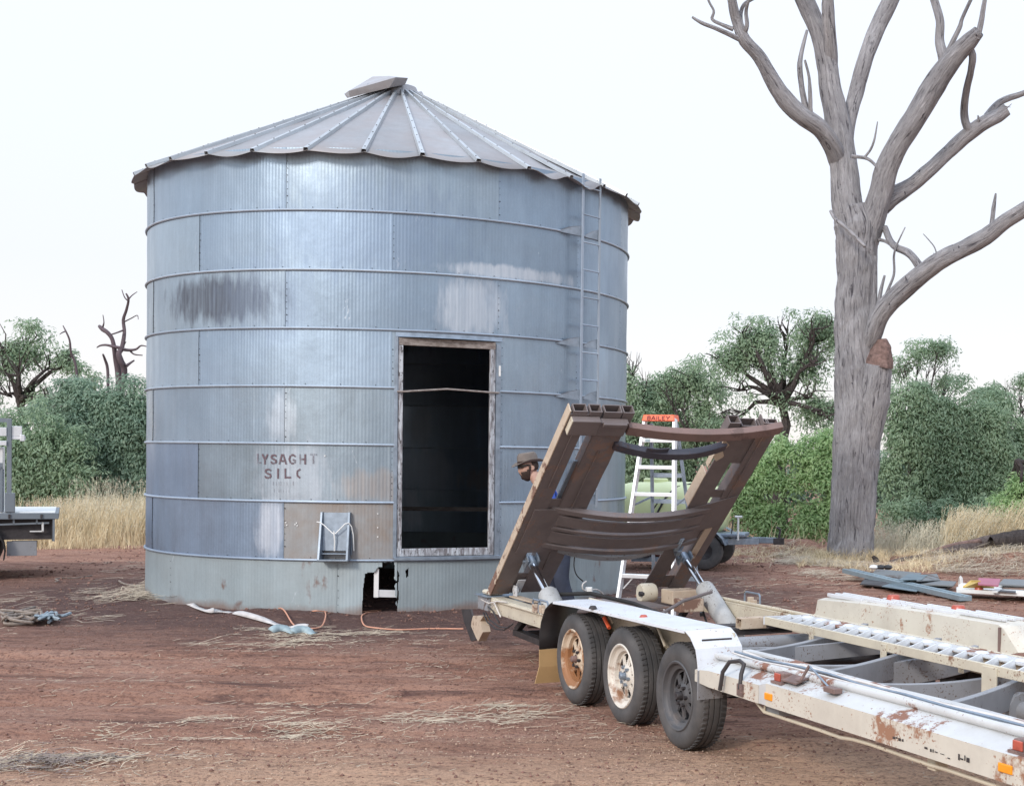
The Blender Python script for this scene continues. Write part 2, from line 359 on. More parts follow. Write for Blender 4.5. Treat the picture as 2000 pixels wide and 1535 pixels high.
def leaf_mat(name, c1, c2, c3):
    a = NT(name)
    n = a.noise(2.0, 4, 0.65); n2 = a.noise(9, 2)
    c = a.mix(a.ramp(n, [(0.35, 0.0), (0.65, 1.0)]), c1, c2)
    c = a.mix(a.ramp(n2, [(0.45, 0.0), (0.75, 0.7)]), c, c3); a.col(c)
    a.b.inputs['Subsurface Weight'].default_value = 0.0
    tr = a.n('ShaderNodeBsdfTranslucent'); a.l(c, tr.inputs[0]); mx = a.n('ShaderNodeMixShader'); mx.inputs[0].default_value = 0.5
    out = a.t.nodes['Material Output']; a.l(a.b.outputs[0], mx.inputs[1]); a.l(tr.outputs[0], mx.inputs[2]); a.l(mx.outputs[0], out.inputs[0])
    return a.set(0.6)
M['leafdark'] = leaf_mat('dark_blue_green_leaves', (0.155, 0.250, 0.180), (0.290, 0.410, 0.300), (0.42, 0.53, 0.40))
M['leafmid'] = leaf_mat('grey_green_leaves', (0.190, 0.290, 0.180), (0.350, 0.470, 0.310), (0.50, 0.60, 0.42))
M['leafbright'] = leaf_mat('fresh_green_leaves', (0.230, 0.380, 0.170), (0.400, 0.560, 0.270), (0.54, 0.67, 0.38))
M['drygrass'] = simple('dry_straw_grass', (0.66, 0.55, 0.36), 0.85, 0, 0.25, 5)
M['palegrass'] = simple('pale_seed_heads', (0.56, 0.52, 0.40), 0.85, 0, 0.25, 5)
M['straw'] = simple('bleached_straw', (0.42, 0.35, 0.26), 0.85, 0, 0.35, 9)
M['strawdark'] = simple('weathered_straw', (0.20, 0.16, 0.14), 0.85, 0, 0.45, 9)

def soil_mat():
    a = NT('red_soil'); P = a.tc.outputs['Object']
    sep = a.n('ShaderNodeSeparateXYZ'); a.l(P, sep.inputs[0])
    big = a.noise(0.45, 6, 0.6, a.coord((0.5, 1.6, 1))); med = a.noise(2.6, 8, 0.70, a.coord((0.35, 2.1, 1)), 0.6); fine = a.noise(34, 6, 0.7)
    c = a.mix(a.ramp(big, [(0.32, 0.0), (0.68, 1.0)]), (0.285, 0.145, 0.102), (0.475, 0.262, 0.182))
    c = a.mix(a.ramp(med, [(0.46, 0.0), (0.66, 0.75)]), c, (0.42, 0.265, 0.205))
    c = a.mix(a.ramp(med, [(0.34, 0.85), (0.47, 0.0)]), c, (0.115, 0.066, 0.058))  # pale and dark streaks put ridge shading into the soil colour
    # compacted gravelly driveway in the foreground
    e = a.math('ADD', sep.outputs[1], a.math('MULTIPLY', a.math('SUBTRACT', a.noise(0.7, 5, 0.6), 0.5), 3.0))
    e = a.math('ADD', e, a.math('MULTIPLY', sep.outputs[0], -0.22))
    near = a.ramp(a.math('MULTIPLY', e, 0.05), [(0.37, 1.0), (0.455, 0.0)])
    c = a.mix(a.math('MULTIPLY', near, 0.75), c, (0.68, 0.45, 0.30))
    # darker soil tone round the silo foot
    dx = a.math('SUBTRACT', sep.outputs[0], -4.6); dy = a.math('MULTIPLY', a.math('SUBTRACT', sep.outputs[1], 17.0), 0.85)
    rr = a.math('SQRT', a.math('ADD', a.math('MULTIPLY', a.math('MULTIPLY', dx, dx), 0.62), a.math('MULTIPLY', dy, dy)))
    rr = a.math('ADD', rr, a.math('MULTIPLY', a.math('SUBTRACT', a.noise(1.1, 5, 0.6), 0.5), 1.6))
    c = a.mix(a.ramp(a.math('MULTIPLY', rr, 0.2), [(0.62, 0.80), (0.95, 0.0)]), c, (0.075, 0.050, 0.052))
    # pale pebbles and chaff
    vor = a.n('ShaderNodeTexVoronoi'); vor.inputs['Scale'].default_value = 38; a.l(P, vor.inputs['Vector'])
    peb = a.math('MULTIPLY', a.ramp(vor.outputs['Distance'], [(0.16, 1.0), (0.26, 0.0)]), a.ramp(a.noise(1.6, 4, 0.6), [(0.50, 0.0), (0.62, 0.8)]))
    peb = a.math('MULTIPLY', peb, a.math('ADD', a.math('MULTIPLY', near, 0.8), 0.2))
    c = a.mix(peb, c, (0.50, 0.37, 0.27))
    c = a.mix(a.ramp(fine, [(0.34, 0.7), (0.5, 0.0)]), c, (0.10, 0.052, 0.042)); mid = a.noise(11, 6, 0.7, a.coord((0.6, 1.5, 1))); c = a.mix(a.ramp(mid, [(0.33, 0.6), (0.46, 0.0)]), c, (0.12, 0.062, 0.05)); c = a.mix(a.ramp(mid, [(0.56, 0.0), (0.68, 0.4)]), c, (0.48, 0.30, 0.22))
    c = a.mix(a.ramp(fine, [(0.58, 0.0), (0.78, 0.4)]), c, (0.42, 0.29, 0.22))
    a.col(c)
    h = a.math('ADD', a.math('ADD', a.math('MULTIPLY', med, 0.7), a.math('MULTIPLY', mid, 0.5)), a.math('MULTIPLY', fine, 0.35)); h = a.math('ADD', h, a.math('MULTIPLY', peb, 0.3))
    a.bump(h, 1.0, 0.10); return a.set(0.95, 0, 0.2)
M['soil'] = soil_mat()
# ------------------------------------------------------------------ ground
def vnoise(x, y, seed, octaves=4, rough=0.5):
    out = np.zeros_like(x); amp = 1.0; tot = 0
    for o in range(octaves):
        g = np.random.default_rng(seed + o).random((257, 257)); f = 2.0**o
        xf = (x*f) % 256; yf = (y*f) % 256; xi = xf.astype(int) % 256; yi = yf.astype(int) % 256
        u = xf - np.floor(xf); v = yf - np.floor(yf); u = u*u*(3-2*u); v = v*v*(3-2*v)
        a = g[xi, yi]; b = g[xi+1, yi]; c = g[xi, yi+1]; d = g[xi+1, yi+1]
        out += amp * ((a*(1-u)+b*u)*(1-v) + (c*(1-u)+d*u)*v); tot += amp; amp *= rough
    return out/tot - 0.5
MOUNDS = [(-9.6, 23.6, 2.2, 0.5, 0.10), (0.1, 25.3, 1.1, 0.7, 0.22), (3.4, 22.0, 0.9, 0.5, 0.28), (-0.2, 21.6, 1.2, 0.5, 0.04),
          (-5.2, 14.0, 0.55, 0.22, 0.07), (-7.0, 14.9, 0.6, 0.3, 0.03), (2.2, 23.4, 1.2, 0.5, 0.10), (4.6, 24.2, 1.3, 0.8, 0.30)]
def gh(x, y):
    x = np.asarray(x, float); y = np.asarray(y, float)
    q = y - 0.06*x
    h = 0.030*vnoise(x*0.35+31, q*1.7+17, 3, 3) + 0.030*vnoise(x*1.3+9, q*4.2+5, 21, 4, 0.6)
    far = np.clip((y-9)/3, 0, 1); near = 1-far
    h += 0.020*(0.5-2.2*np.abs(vnoise(x*1.1+3, q*5.5+8, 33, 3, .6)))
    h += 0.034*far*vnoise(x*4, q*9+3, 40, 4, 0.65) + 0.012*near*vnoise(x*9, q*16, 50, 3)
    # wheel ruts crossing the yard
    for y0, wd, dp in ((9.6, 0.14, 0.05), (10.05, 0.10, 0.035), (10.9, 0.10, 0.03), (11.6, 0.12, 0.03), (8.55, 0.16, 0.03), (8.1, 0.12, 0.02)):
        d = (q - y0 - 0.10*np.sin(x*0.7+y0)) / wd
        h += -dp*np.exp(-d*d) + dp*0.7*np.exp(-(d-1.7)**2) + dp*0.5*np.exp(-(d+1.7)**2)
    for (a, b, sx, sy, hh) in MOUNDS:
        m = np.exp(-((x-a)/sx)**2 - ((y-b)/sy)**2); h += hh*m*(1+0.9*vnoise(x*3, y*3, 60, 3))
    # flat pad under the trailer wheels and the silo
    pad = np.exp(-(((x+1.0)/1.1)**2 + ((y-9.0)/1.3)**2)**2); h = h*(1-0.75*pad)
    rs = np.sqrt((x+4.73)**2+(y-17.06)**2); h = h + (0.07+0.05*vnoise(x*2.3, y*2.3, 80, 3))*np.exp(-((rs-2.8)/.32)**2)
    return h
def axis_(spec):
    out = [spec[0][0]]
    for a, b, st in spec:
        n = max(1, int(round((b-a)/st))); out += list(np.linspace(a, b, n+1)[1:])
    return np.array(out)
ys = axis_([(-12, 5, 1.0), (5, 13, 0.035), (13, 19, 0.055), (19, 28, 0.11), (28, 60, 1.0), (60, 200, 10), (200, 900, 70)])
xs = axis_([(-500, -60, 40), (-60, -14, 2.0), (-14, -8, 0.12), (-8, 3.4, 0.035), (3.4, 8, 0.12), (8, 60, 2.0), (60, 500, 40)])
X, Y = np.meshgrid(xs, ys, indexing='ij'); Z = gh(X, Y); nx, ny = X.shape
idx = np.arange(nx*ny).reshape(nx, ny)
fq = np.stack([idx[:-1, :-1], idx[1:, :-1], idx[1:, 1:], idx[:-1, 1:]], -1).reshape(-1)
ground = nmesh('ground', np.stack([X, Y, Z], -1).reshape(-1, 3), fq, 4, M['soil'], smooth=True); tag(ground, None, None, kind='structure')
def G(x, y): return float(gh(np.array([x]), np.array([y]))[0])

# ------------------------------------------------------------------ silo
SC = (-4.73, 17.06, 0.0); RS = 2.757
silo = empty('silo', SC); tag(silo, 'big round corrugated galvanised grain silo with a conical roof and open doorway', 'silo')
def cyl(a, r, z): a = math.radians(a); return (r*math.sin(a), -r*math.cos(a), z)
def cyl_px(x, y, r=RS):
    d = sight(x, y); o = -np.array(SC[:2]); A = d[0]**2+d[1]**2; B = 2*(o[0]*d[0]+o[1]*d[1]); C = o@o - r*r
    k = (-B - math.sqrt(max(0, B*B-4*A*C)))/(2*A); p = EYEP + d*k
    return math.degrees(math.atan2(p[0]-SC[0], -(p[1]-SC[1]))), p[2]
TZ = [4.775, 4.146, 3.544, 2.951, 2.362, 1.778, 1.190, 0.599, -0.06]
NCOR = 490
def sheet(name, a0, a1, z0, z1, mat, detail=True, holes=None, lift=0.0, rows=None):
    if detail:
        step = 360.0/(NCOR*6); n = int(round((a1-a0)/step)); aa = np.linspace(a0, a1, n+1)
    else: n = int((a1-a0)/3)+1; aa = np.linspace(a0, a1, n+1)
    nz = rows or 3; zz = np.linspace(z0, z1, nz+1); A, ZZ = np.meshgrid(aa, zz, indexing='ij')
    rr = RS + 0.0006*np.sin(np.radians(A)*NCOR) * (1 if detail else 0)
    dent = vnoise(A*0.09+z0*7+40, ZZ*2.3+11, 70, 3)*0.020 + vnoise(A*0.35+z0*3, ZZ*5+2, 75, 2)*0.004
    rr = rr + dent*np.sin(np.pi*np.clip((ZZ-z0)/(z1-z0), 0, 1)) + lift*np.exp(-((A-a1)/0.6)**2)*0.6 + 0.002*((A-a0)/(a1-a0))
    ar = np.radians(A); V = np.stack([rr*np.sin(ar), -rr*np.cos(ar), ZZ], -1).reshape(-1, 3)
    m = len(zz); ids = np.arange(len(aa)*m).reshape(len(aa), m)
    q = np.stack([ids[:-1, :-1], ids[1:, :-1], ids[1:, 1:], ids[:-1, 1:]], -1)
    if holes:
        ca = (A[:-1, :-1]+A[1:, 1:])/2; cz = (ZZ[:-1, :-1]+ZZ[1:, 1:])/2
        q = q[~holes(ca, cz)]
    return nmesh(name, V, q.reshape(-1), 4, mat, silo, smooth=True)
def in_poly(px, py, poly):
    c = np.zeros(px.shape, bool); n = len(poly)
    for i in range(n):
        x1, y1 = poly[i]; x2, y2 = poly[(i+1) % n]
        cond = ((y1 > py) != (y2 > py)) & (px < (x2-x1)*(py-y1)/(y2-y1+1e-12)+x1); c ^= cond
    return c
HOLE = [cyl_px(*p) for p in [(713,1119),(731,1117),(738,1108),(746,1106),(747,1096),(752,1099),(758,1095),(764,1098),(770,1094),(771,1112),(770,1130),(776,1136),(771,1142),(772,1163),(777,1170),(772,1178),(776,1186),(770,1215),(706,1215),(709,1150)]]
VENT = [cyl_px(*p) for p in [(1088,1118),(1100,1117),(1100,1137),(1088,1138)]]
DA0, DA1 = 15.9, 36.5
for t in range(8):
    z1, z0 = TZ[t], TZ[t+1]
    base = -8.2 if t % 2 == 0 else -30.9
    if t == 7:
        segs = [(-86.7, 3.3), (3.3, 15.9), (15.9, 60), (60, 105), (105, 155), (155, 205), (205, 273.3)]
    else: segs = [(base + 45*k, base + 45*(k+1)) for k in range(-2, 6)]
    for (a0, a1) in segs:
        if 3 <= t <= 6:
            parts = []
            if a0 < DA0 < a1: parts.append((a0, DA0))
            if a0 < DA1 < a1: parts.append((DA1, a1))
            if not parts and not (a0 >= DA0 and a1 <= DA1): parts = [(a0, a1)]
        else: parts = [(a0, a1)]
        for (b0, b1) in parts:
            if b1 - b0 < 0.3: continue
            vis = b1 > -100 and b0 < 110
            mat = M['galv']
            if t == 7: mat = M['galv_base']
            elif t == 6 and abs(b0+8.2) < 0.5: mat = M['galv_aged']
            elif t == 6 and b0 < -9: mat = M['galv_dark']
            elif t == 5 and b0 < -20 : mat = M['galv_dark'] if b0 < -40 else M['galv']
            hf = None; rows = None
            if t == 7 and b0 == 3.3: hf = lambda a, z: in_poly(a, z, HOLE); rows = 60
            if t == 7 and b0 == 15.9:
                hf = lambda a, z: in_poly(a, z, VENT) | ((a < 15.9+0.9*vnoise(z*9+3, a*0+2, 5, 3)+0.25) & (z < 0.5)) | in_poly(a, z, [(17.6,0.50),(18.3,0.52),(18.2,0.44),(17.8,0.42)]) ; rows = 60
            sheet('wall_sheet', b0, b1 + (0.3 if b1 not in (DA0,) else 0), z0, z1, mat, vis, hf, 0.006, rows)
# hoops between the tiers
def hoop(z, a0, a1, r=RS+0.012, rad=0.013):
    n = int((a1-a0)/2.5)+2
    return MB().tube([cyl(a0+(a1-a0)*i/n, r, z) for i in range(n+1)], rad, 8)
for t in range(1, 8):
    z = TZ[t]; door = 4 <= t <= 6
    for (a0, a1) in (((DA1+1.2, 376-0.8),) if door else ((-180, 180),)):
        obj('hoop', hoop(z, a0, a1), M['band'], silo, True)
# seams: covering laps and rows of rivets
rv = MB()
def rivet(a, z, r=0.007, out=0.006):
    p = Vector(cyl(a, RS+out, z)); tn = Vector((math.cos(math.radians(a)), math.sin(math.radians(a)), 0)); up = Vector((0,0,1)); nn = Vector(cyl(a, 1, 0))
    pts = [p+(tn*math.cos(k*math.pi/3)+up*math.sin(k*math.pi/3))*r for k in range(6)]
    rv.add(pts+[p+nn*0.004], [(k, (k+1) % 6, 6) for k in range(6)])
for t in range(8):
    base = (-8.2 if t % 2 == 0 else -30.9) if t < 7 else 3.3
    for k in range(-2, 4):
        a = base + 45*k
        if -80 < a < 85 and not (3 <= t <= 6 and DA0 < a < DA1-1):
            for j in range(8):
                if random.random() < 0.85: rivet(a+0.55+random.uniform(-.04, .04), TZ[t+1]+0.07+(TZ[t]-TZ[t+1]-0.14)*j/7 + (0.06 if t == 7 else 0), random.choice((0.0045, 0.0045, 0.0065)))
for t in range(1, 8):
    for k in range(26):
        a = -78 + k*6.3 + random.uniform(-1, 1)
        if not (4 <= t <= 6 and DA0 < a < DA1): rivet(a, TZ[t]+0.025, 0.005)
for z in np.arange(0.7, 2.9, 0.085): rivet(15.1, z, 0.0055); rivet(38.3, z, 0.004)
o = obj('rivet', rv, M['darksteel'], silo); o['kind'] = 'stuff'
wr = MB()
for (x, y) in [(559,1020),(561,1025),(577,1024),(580,1021),(581,1026),(738,1003),(738,1030),(738,1048),(635,890),(1010,1095)]:
    a, z = cyl_px(x, y); p = Vector(cyl(a, RS+0.006, z)); wr.box(p.x-.006, p.x+.006, p.y-.004, p.y+.002, p.z-.006, p.z+.006)
o = obj('bolt_head', wr, M['whiteplain'], silo); o['kind'] = 'stuff'

# doorway: frame of flaking timber with metal trims
def rad_bar(mb, a, z0, z1, w, r0, r1, a2=None):   # upright board at angle a
    t = Vector((math.cos(math.radians(a)), math.sin(math.radians(a)), 0)); n = Vector(cyl(a, 1, 0))
    p0 = n*r0; p1 = n*r1
    mb.hexa([p0-t*w/2+Vector((0,0,z0)), p0+t*w/2+Vector((0,0,z0)), p1+t*w/2+Vector((0,0,z0)), p1-t*w/2+Vector((0,0,z0)),
             p0-t*w/2+Vector((0,0,z1)), p0+t*w/2+Vector((0,0,z1)), p1+t*w/2+Vector((0,0,z1)), p1-t*w/2+Vector((0,0,z1))]); return mb
def chord(mb, a0, a1, z0, z1, r0, r1):
    A = Vector(cyl(a0, 1, 0)); B = Vector(cyl(a1, 1, 0)); Z0 = Vector((0,0,z0)); Z1 = Vector((0,0,z1))
    mb.hexa([A*r0+Z0, B*r0+Z0, B*r1+Z0, A*r1+Z0, A*r0+Z1, B*r0+Z1, B*r1+Z1, A*r1+Z1]); return mb
obj('door_jamb', rad_bar(MB(), 16.25, 0.66, 2.80, 0.050, RS-0.03, RS+0.010), M['timber'], silo, bev=0.004)
obj('door_jamb', rad_bar(MB(), 36.15, 0.66, 2.80, 0.055, RS-0.03, RS+0.010), M['timber'], silo, bev=0.004)
obj('lintel', chord(MB(), 15.8, 36.7, 2.802, 2.880, RS-0.04, RS+0.012), M['greywood'], silo, bev=0.004)
obj('sill', chord(MB(), 15.8, 36.7, 0.640, 0.718, RS-0.04, RS+0.012), M['timber'], silo, bev=0.004)
obj('door_trim', rad_bar(MB(), 15.35, 0.62, 2.90, 0.036, RS+0.002, RS+0.022), M['galvsmall'], silo, bev=0.003)
obj('door_trim', rad_bar(MB(), 37.35, 0.62, 2.86, 0.050, RS+0.002, RS+0.022), M['galvsmall'], silo, bev=0.003)
hd = MB().grid([[cyl(a, RS+0.004+0.010*k, z) for k, z in enumerate((2.945, 2.90, 2.885))] for a in np.linspace(15.2, 38.2, 14)])
obj('head_flashing', hd, M['galvsmall'], silo, solid=0.004)
obj('sill_flashing', MB().sweep([cyl(a, RS, 0.617) for a in np.linspace(15.2, 38.2, 12)], [(0.0,-0.018),(0.045,-0.014),(0.045,0.014),(0.0,0.022)]), M['galvsmall'], silo)
a0, z0_ = cyl_px(787, 765); a1, z1_ = cyl_px(962, 767); am, zm = cyl_px(872, 760)
obj('tie_rod', MB().tube([cyl(15.6, RS+0.03, z0_), cyl(a0, RS+0.035, z0_), cyl(am, RS+0.02, zm), cyl(a1, RS+0.035, z1_), cyl(37.4, RS+0.03, z1_)], 0.010, 8), M['greywood'], silo, True)
a_, z_ = cyl_px(974, 725); obj('hinge', rad_bar(MB(), a_, z_-0.055, z_+0.055, 0.02, RS+0.02, RS+0.035), M['whiteplain'], silo, bev=0.003)
a_, z_ = cyl_px(972, 1030); obj('hinge', rad_bar(MB(), a_, z_-0.04, z_+0.04, 0.018, RS+0.02, RS+0.035), M['galvsmall'], silo, bev=0.003)
obj('inner_beam', MB().bar((-1.05, 0.5, 1.0), (1.3, 0.4, 1.02), 0.05, 0.05), M['greywood'], silo)
# scrap steel angle hanging in the torn skirt
P_ = lambda x, y, dr=0.0: Vector(cyl(*[cyl_px(x, y)[0], RS+dr, cyl_px(x, y)[1]]))
obj('scrap_angle', MB().bar(P_(735, 1110, -.03), P_(734, 1167, -.03), 0.05, 0.006, (0,1,0)).bar(P_(731, 1159, -.035), P_(776, 1160, -.035), 0.006, 0.075), M['alu'], silo, bev=0.002)

# outlet chute with its wire spring latch
def cp(a, dr, z): return Vector(cyl(a, RS+dr, z))
ch = MB(); A0, A1 = 0.55, 6.15
for a in (A0, A1):
    ch = MB().hexa([cp(a-.22, 0, .61), cp(a+.22, 0, .61), cp(a+.22, .15, .61), cp(a-.22, .15, .61), cp(a-.22, 0, 1.09), cp(a+.22, 0, 1.09), cp(a+.22, .05, 1.09), cp(a-.22, .05, 1.09)])
    obj('chute_side', ch, M['galvsmall'], silo, bev=0.002)

obj('chute_door', MB().hexa([cp(A0+.25, .005, .70), cp(A1-.25, .005, .70), cp(A1-.25, .055, .70), cp(A0+.25, .055, .70), cp(A0+.25, .005, 1.085), cp(A1-.25, .005, 1.085), cp(A1-.25, .03, 1.085), cp(A0+.25, .03, 1.085)]), M['galvsmall'], silo, bev=0.002)
obj('chute_lip', MB().hexa([cp(A0-.2, .0, .60), cp(A1+.2, .0, .60), cp(A1+.2, .155, .60), cp(A0-.2, .155, .60), cp(A0-.2, .0, .615), cp(A1+.2, .0, .615), cp(A1+.2, .155, .615), cp(A0-.2, .155, .615)])
    .hexa([cp(A0+.2, .0, .665), cp(A1-.2, .0, .665), cp(A1-.2, .09, .665), cp(A0+.2, .09, .665), cp(A0+.2, .0, .675), cp(A1-.2, .0, .675), cp(A1-.2, .09, .675), cp(A0+.2, .09, .675)]), M['galvsmall'], silo, bev=0.002)
obj('latch_wire', MB().tube([cp(A0-.9, .05, .99), cp(A0, .085, .985), cp(A0+.8, .09, .96), cp(3.0, .08, .88), cp(3.35, .085, .872), cp(3.7, .08, .88), cp(A1-.6, .09, .975), cp(A1+.1, .085, .985), cp(A1+.6, .07, .95), cp(A1+.9, .05, .86), cp(A1+1.0, .04, .70)], 0.006, 6)
    .tube([cp(3.3, .085, .90), cp(3.45, .08, .80), cp(3.4, .075, .70)], 0.007, 6), M['whiteplain'], silo, True)
obj('latch_loop', MB().tube([cp(A1+.5, .03, .90), cp(A1+.55, .03, .76), cp(A1+.45, .03, .66)], 0.009, 6), M['galvsmall'], silo, True)

# fixed ladder
def lad(x, y): return cyl_px(x, y, RS+0.12)
la, lb = lad(1137, 560)[0], lad(1170, 560)[0]
for a in (la, lb):
    obj('ladder_rail', MB().bar(cyl(a, RS+0.12, 1.12), cyl(a, RS+0.12, 4.80), 0.035, 0.012, cyl(a, 1, 0)), M['band'], silo, bev=0.002)
for k in range(12):
    z = 4.70 - 0.04 - k*0.303
    obj('rung', MB().tube([cyl(la, RS+0.12, z), cyl(lb, RS+0.12, z)], 0.010, 6), M['band'], silo, True)
for z in (4.20, 2.98, 2.40, 1.24):
    for a in (la, lb):
        off = -6.0 if a == la else -3.2
        obj('ladder_bracket', MB().add([cyl(a, RS+0.115, z+0.03), cyl(a, RS+0.115, z-0.09), cyl(a+off, RS+0.004, z-0.06), cyl(a+off*0.5, RS+0.06, z+0.0),
             cyl(a+.15, RS+0.115, z+0.03), cyl(a+.15, RS+0.115, z-0.09), cyl(a+off+.15, RS+0.003, z-0.06), cyl(a+off*0.5+.15, RS+0.06, z+0.0)],
             [(0,1,2,3),(7,6,5,4),(0,4,5,1),(1,5,6,2),(2,6,7,3),(3,7,4,0)]), M['galvsmall'], silo)

# roof: 32 sagging wedges with capped ribs
RE, ZE, RA, ZA = 2.905, 4.712, 0.20, 6.02
sl = (ZA-ZE)/(RE-RA)
def roofz(r): return ZE + (RE-r)*sl
NP = 32; ROFF = -2.44
for k in range(NP):
    a0 = ROFF + k*360/NP; a1 = a0 + 360/NP; g = []
    rs_ = random.Random(k*5+1); sag = rs_.uniform(0.008, 0.030); skew = rs_.uniform(-0.6, 0.6); bent = (k in (4, 5))
    for i in range(11):
        f = i/10; a = a0 + (a1-a0)*f; row = []
        s_ = math.sin(math.pi*min(1, max(0, f**(1+0.4*skew))))
        for j in range(9):
            q = j/8; r = RE + (RA-RE)*q
            r2 = r + (0.018*s_ if q == 0 else 0)
            z = roofz(r2) - sag*s_*(1-q)**1.5 - 0.010*s_
            if bent: z -= 0.05*s_*math.exp(-((q-0.12)/0.12)**2) - 0.02*math.sin(f*9+q*14)*math.exp(-q*2)
            z += 0.004*math.sin(f*5+k*3+q*17)
            row.append(cyl(a, r2, z))
        g.append(row)
    obj('roof_sheet', MB().grid(g), M['roof'], silo, True, solid=0.004)
    rb = MB(); pr = [(-0.028, 0.0), (-0.020, 0.034), (0.020, 0.034), (0.028, 0.0)]
    pts = [cyl(a0, RE+0.005 - (RE-RA-0.05)*i/6, roofz(RE+0.005 - (RE-RA-0.05)*i/6)-0.004 + rs_.uniform(-.003, .003)) for i in range(7)]
    rb.sweep(pts, [[(x*(1-0.45*i/6), y) for x, y in pr] for i in range(7)], close=False, caps=False)
    ob = obj('roof_rib', rb, M['roofrib'], silo, solid=0.003)
rs2 = MB()
for k in range(NP):
    a = ROFF + k*360/NP
    for j in range(9):
        r = RE-0.08 - j*0.28; p = Vector(cyl(a, r, roofz(r)+0.036)); rs2.box(p.x-.006, p.x+.006, p.y-.006, p.y+.006, p.z-.004, p.z+.002)
o = obj('roof_screw', rs2, M['darksteel'], silo); o['kind'] = 'stuff'
# crooked lid over the crown, and the torn collar
L = lambda x, y, Yd: Vector(at(x, y, Yd)) - Vector(SC)
top = [L(681,178,16.45), L(773,151.5,16.45), L(797,153,16.75), L(760,149,17.5), L(728,150,17.7), L(672.5,184,17.0)]
bot = [L(683,191,16.5), L(760,172,16.5), L(791,166,16.8), L(758,165,17.4), L(728,168,17.6), L(678,192,17.0)]
lid = MB().add(top+bot, [(0,1,4,5),(1,2,3,4),(6,11,10,9,8,7)]+[(i, i+6, (i+1) % 6+6, (i+1) % 6) for i in range(6)])
obj('roof_cap', lid, M['roof'], silo)
obj('cap_hook', MB().tube([L(717,172,16.6), L(719,164,16.6), L(722,170,16.6)], 0.008, 5), M['galvsmall'], silo)
cg = []
for x, yt, yb, Yd in ((757,168,183,16.72),(768,168,187,16.70),(780,170,190,16.72),(787,176,192,16.76),(795,179,194,16.80),(803,182,195,16.86),(811,183,196,16.92),(817,180,196,16.98),(823,179,195,17.04),(827,186,195,17.10),(829,193,195,17.2)):
    cg.append([L(x, yt, Yd+0.05), L(x, (yt+yb)/2, Yd+0.0), L(x, yb, Yd-0.02)])
obj('collar', MB().grid(cg), M['roof'], silo, True, solid=0.006)
obj('crown_ring', MB().lathe([(0.30, 5.93), (0.24, 6.00), (0.20, 6.10), (0.16, 6.10), (0.17, 6.0)], (0,0,0), 'z', 24), M['roof'], silo, True)

# stencilled lettering, half worn away
ltm = NT('worn_red_brown_stencil'); ltm.col((0.13, 0.085, 0.10)); ltm.set(0.7)
ltm.l(ltm.ramp(ltm.noise(9, 5, 0.65, ltm.coord((1.5, 1.5, 0.4))), [(0.34, 0.25), (0.50, 0.95)]), ltm.b.inputs['Alpha'])
ltf = NT('faded_stencil'); ltf.col((0.16, 0.13, 0.16)); ltf.set(0.7)
ltf.l(ltf.ramp(ltf.noise(12, 5, 0.65, ltf.coord((1.5, 1.5, 0.4))), [(0.36, 0.1), (0.58, 0.75)]), ltf.b.inputs['Alpha'])
ST = {'L': [((.12,0),(.12,1)), ((.30,.09),(.9,.09))], 'Y': [((.08,1),(.42,.52)), ((.92,1),(.58,.52)), ((.5,.42),(.5,0))],
      'S': [((.88,.80),(.70,.93)), ((.60,.93),(.22,.88),(.12,.70),(.28,.56)), ((.36,.52),(.80,.42),(.90,.24),(.72,.08)), ((.58,.06),(.22,.08),(.08,.24))],
      'A': [((.06,0),(.42,1)), ((.94,0),(.58,1)), ((.34,.32),(.66,.32))], 'G': [((.88,.78),(.62,.94),(.36,.92)), ((.24,.84),(.08,.5),(.24,.14)), ((.38,.06),(.66,.08),(.86,.18),(.86,.42)), ((.58,.42),(.76,.42))],
      'H': [((.12,0),(.12,1)), ((.88,0),(.88,1)), ((.28,.5),(.72,.5))], 'T': [((.02,.92),(.40,.92)), ((.60,.92),(.98,.92)), ((.5,.78),(.5,0))],
      'I': [((.5,0),(.5,1))], 'O': [((.42,.94),(.14,.76),(.10,.5),(.14,.24),(.42,.06))]}
def letters(items, y0, y1, mat, wd=0.018):
    for c, xa, xb in items:
        mb = MB(); aL, zt = cyl_px(xa, y0); aR, _ = cyl_px(xb, y0); _, zb = cyl_px(xa, y1)
        wdeg = math.degrees(wd/RS)
        for st in ST[c]:
            for (p, q) in zip(st[:-1], st[1:]):
                A = Vector((aL+(aR-aL)*p[0], zb+(zt-zb)*p[1])); B = Vector((aL+(aR-aL)*q[0], zb+(zt-zb)*q[1]))
                d = Vector(((B.x-A.x)*RS*math.pi/180, B.y-A.y)).normalized(); nn = Vector((-d.y, d.x)); h = wd/2
                o2 = Vector((math.degrees(nn.x*h/RS), nn.y*h)); e = Vector((math.degrees(d.x*.003/RS), d.y*.003))
                A2, B2 = A-e, B+e
                mb.add([cyl(v.x, RS+0.0065, v.y) for v in (A2-o2, B2-o2, B2+o2, A2+o2)], [(0,1,2,3)])
        obj('letter', mb, mat, silo)
letters([('Y',512,524),('S',529,541),('A',545,560),('G',564,579),('H',585,598)], 887, 906, ltm.m)
letters([('L',503,511),('T',606,619)], 886, 905, ltf.m)
letters([('S',517,531),('I',537,550),('L',556,570),('O',579,597)], 915, 934, ltm.m)
mk = MB()
for row, xs_ in ((944, (534,540,545,549,556,561,568,573)), (958, (536,545,549,554,559,565))):
    for x in xs_:
        a, z = cyl_px(x, row); mk.add([cyl(a-.05, RS+.0065, z-.018), cyl(a+.05, RS+.0065, z-.018), cyl(a+.05, RS+.0065, z+.018), cyl(a-.05, RS+.0065, z+.018)], [(0,1,2,3)])
o = obj('faded_mark', mk, ltf.m, silo); o['kind'] = 'stuff'
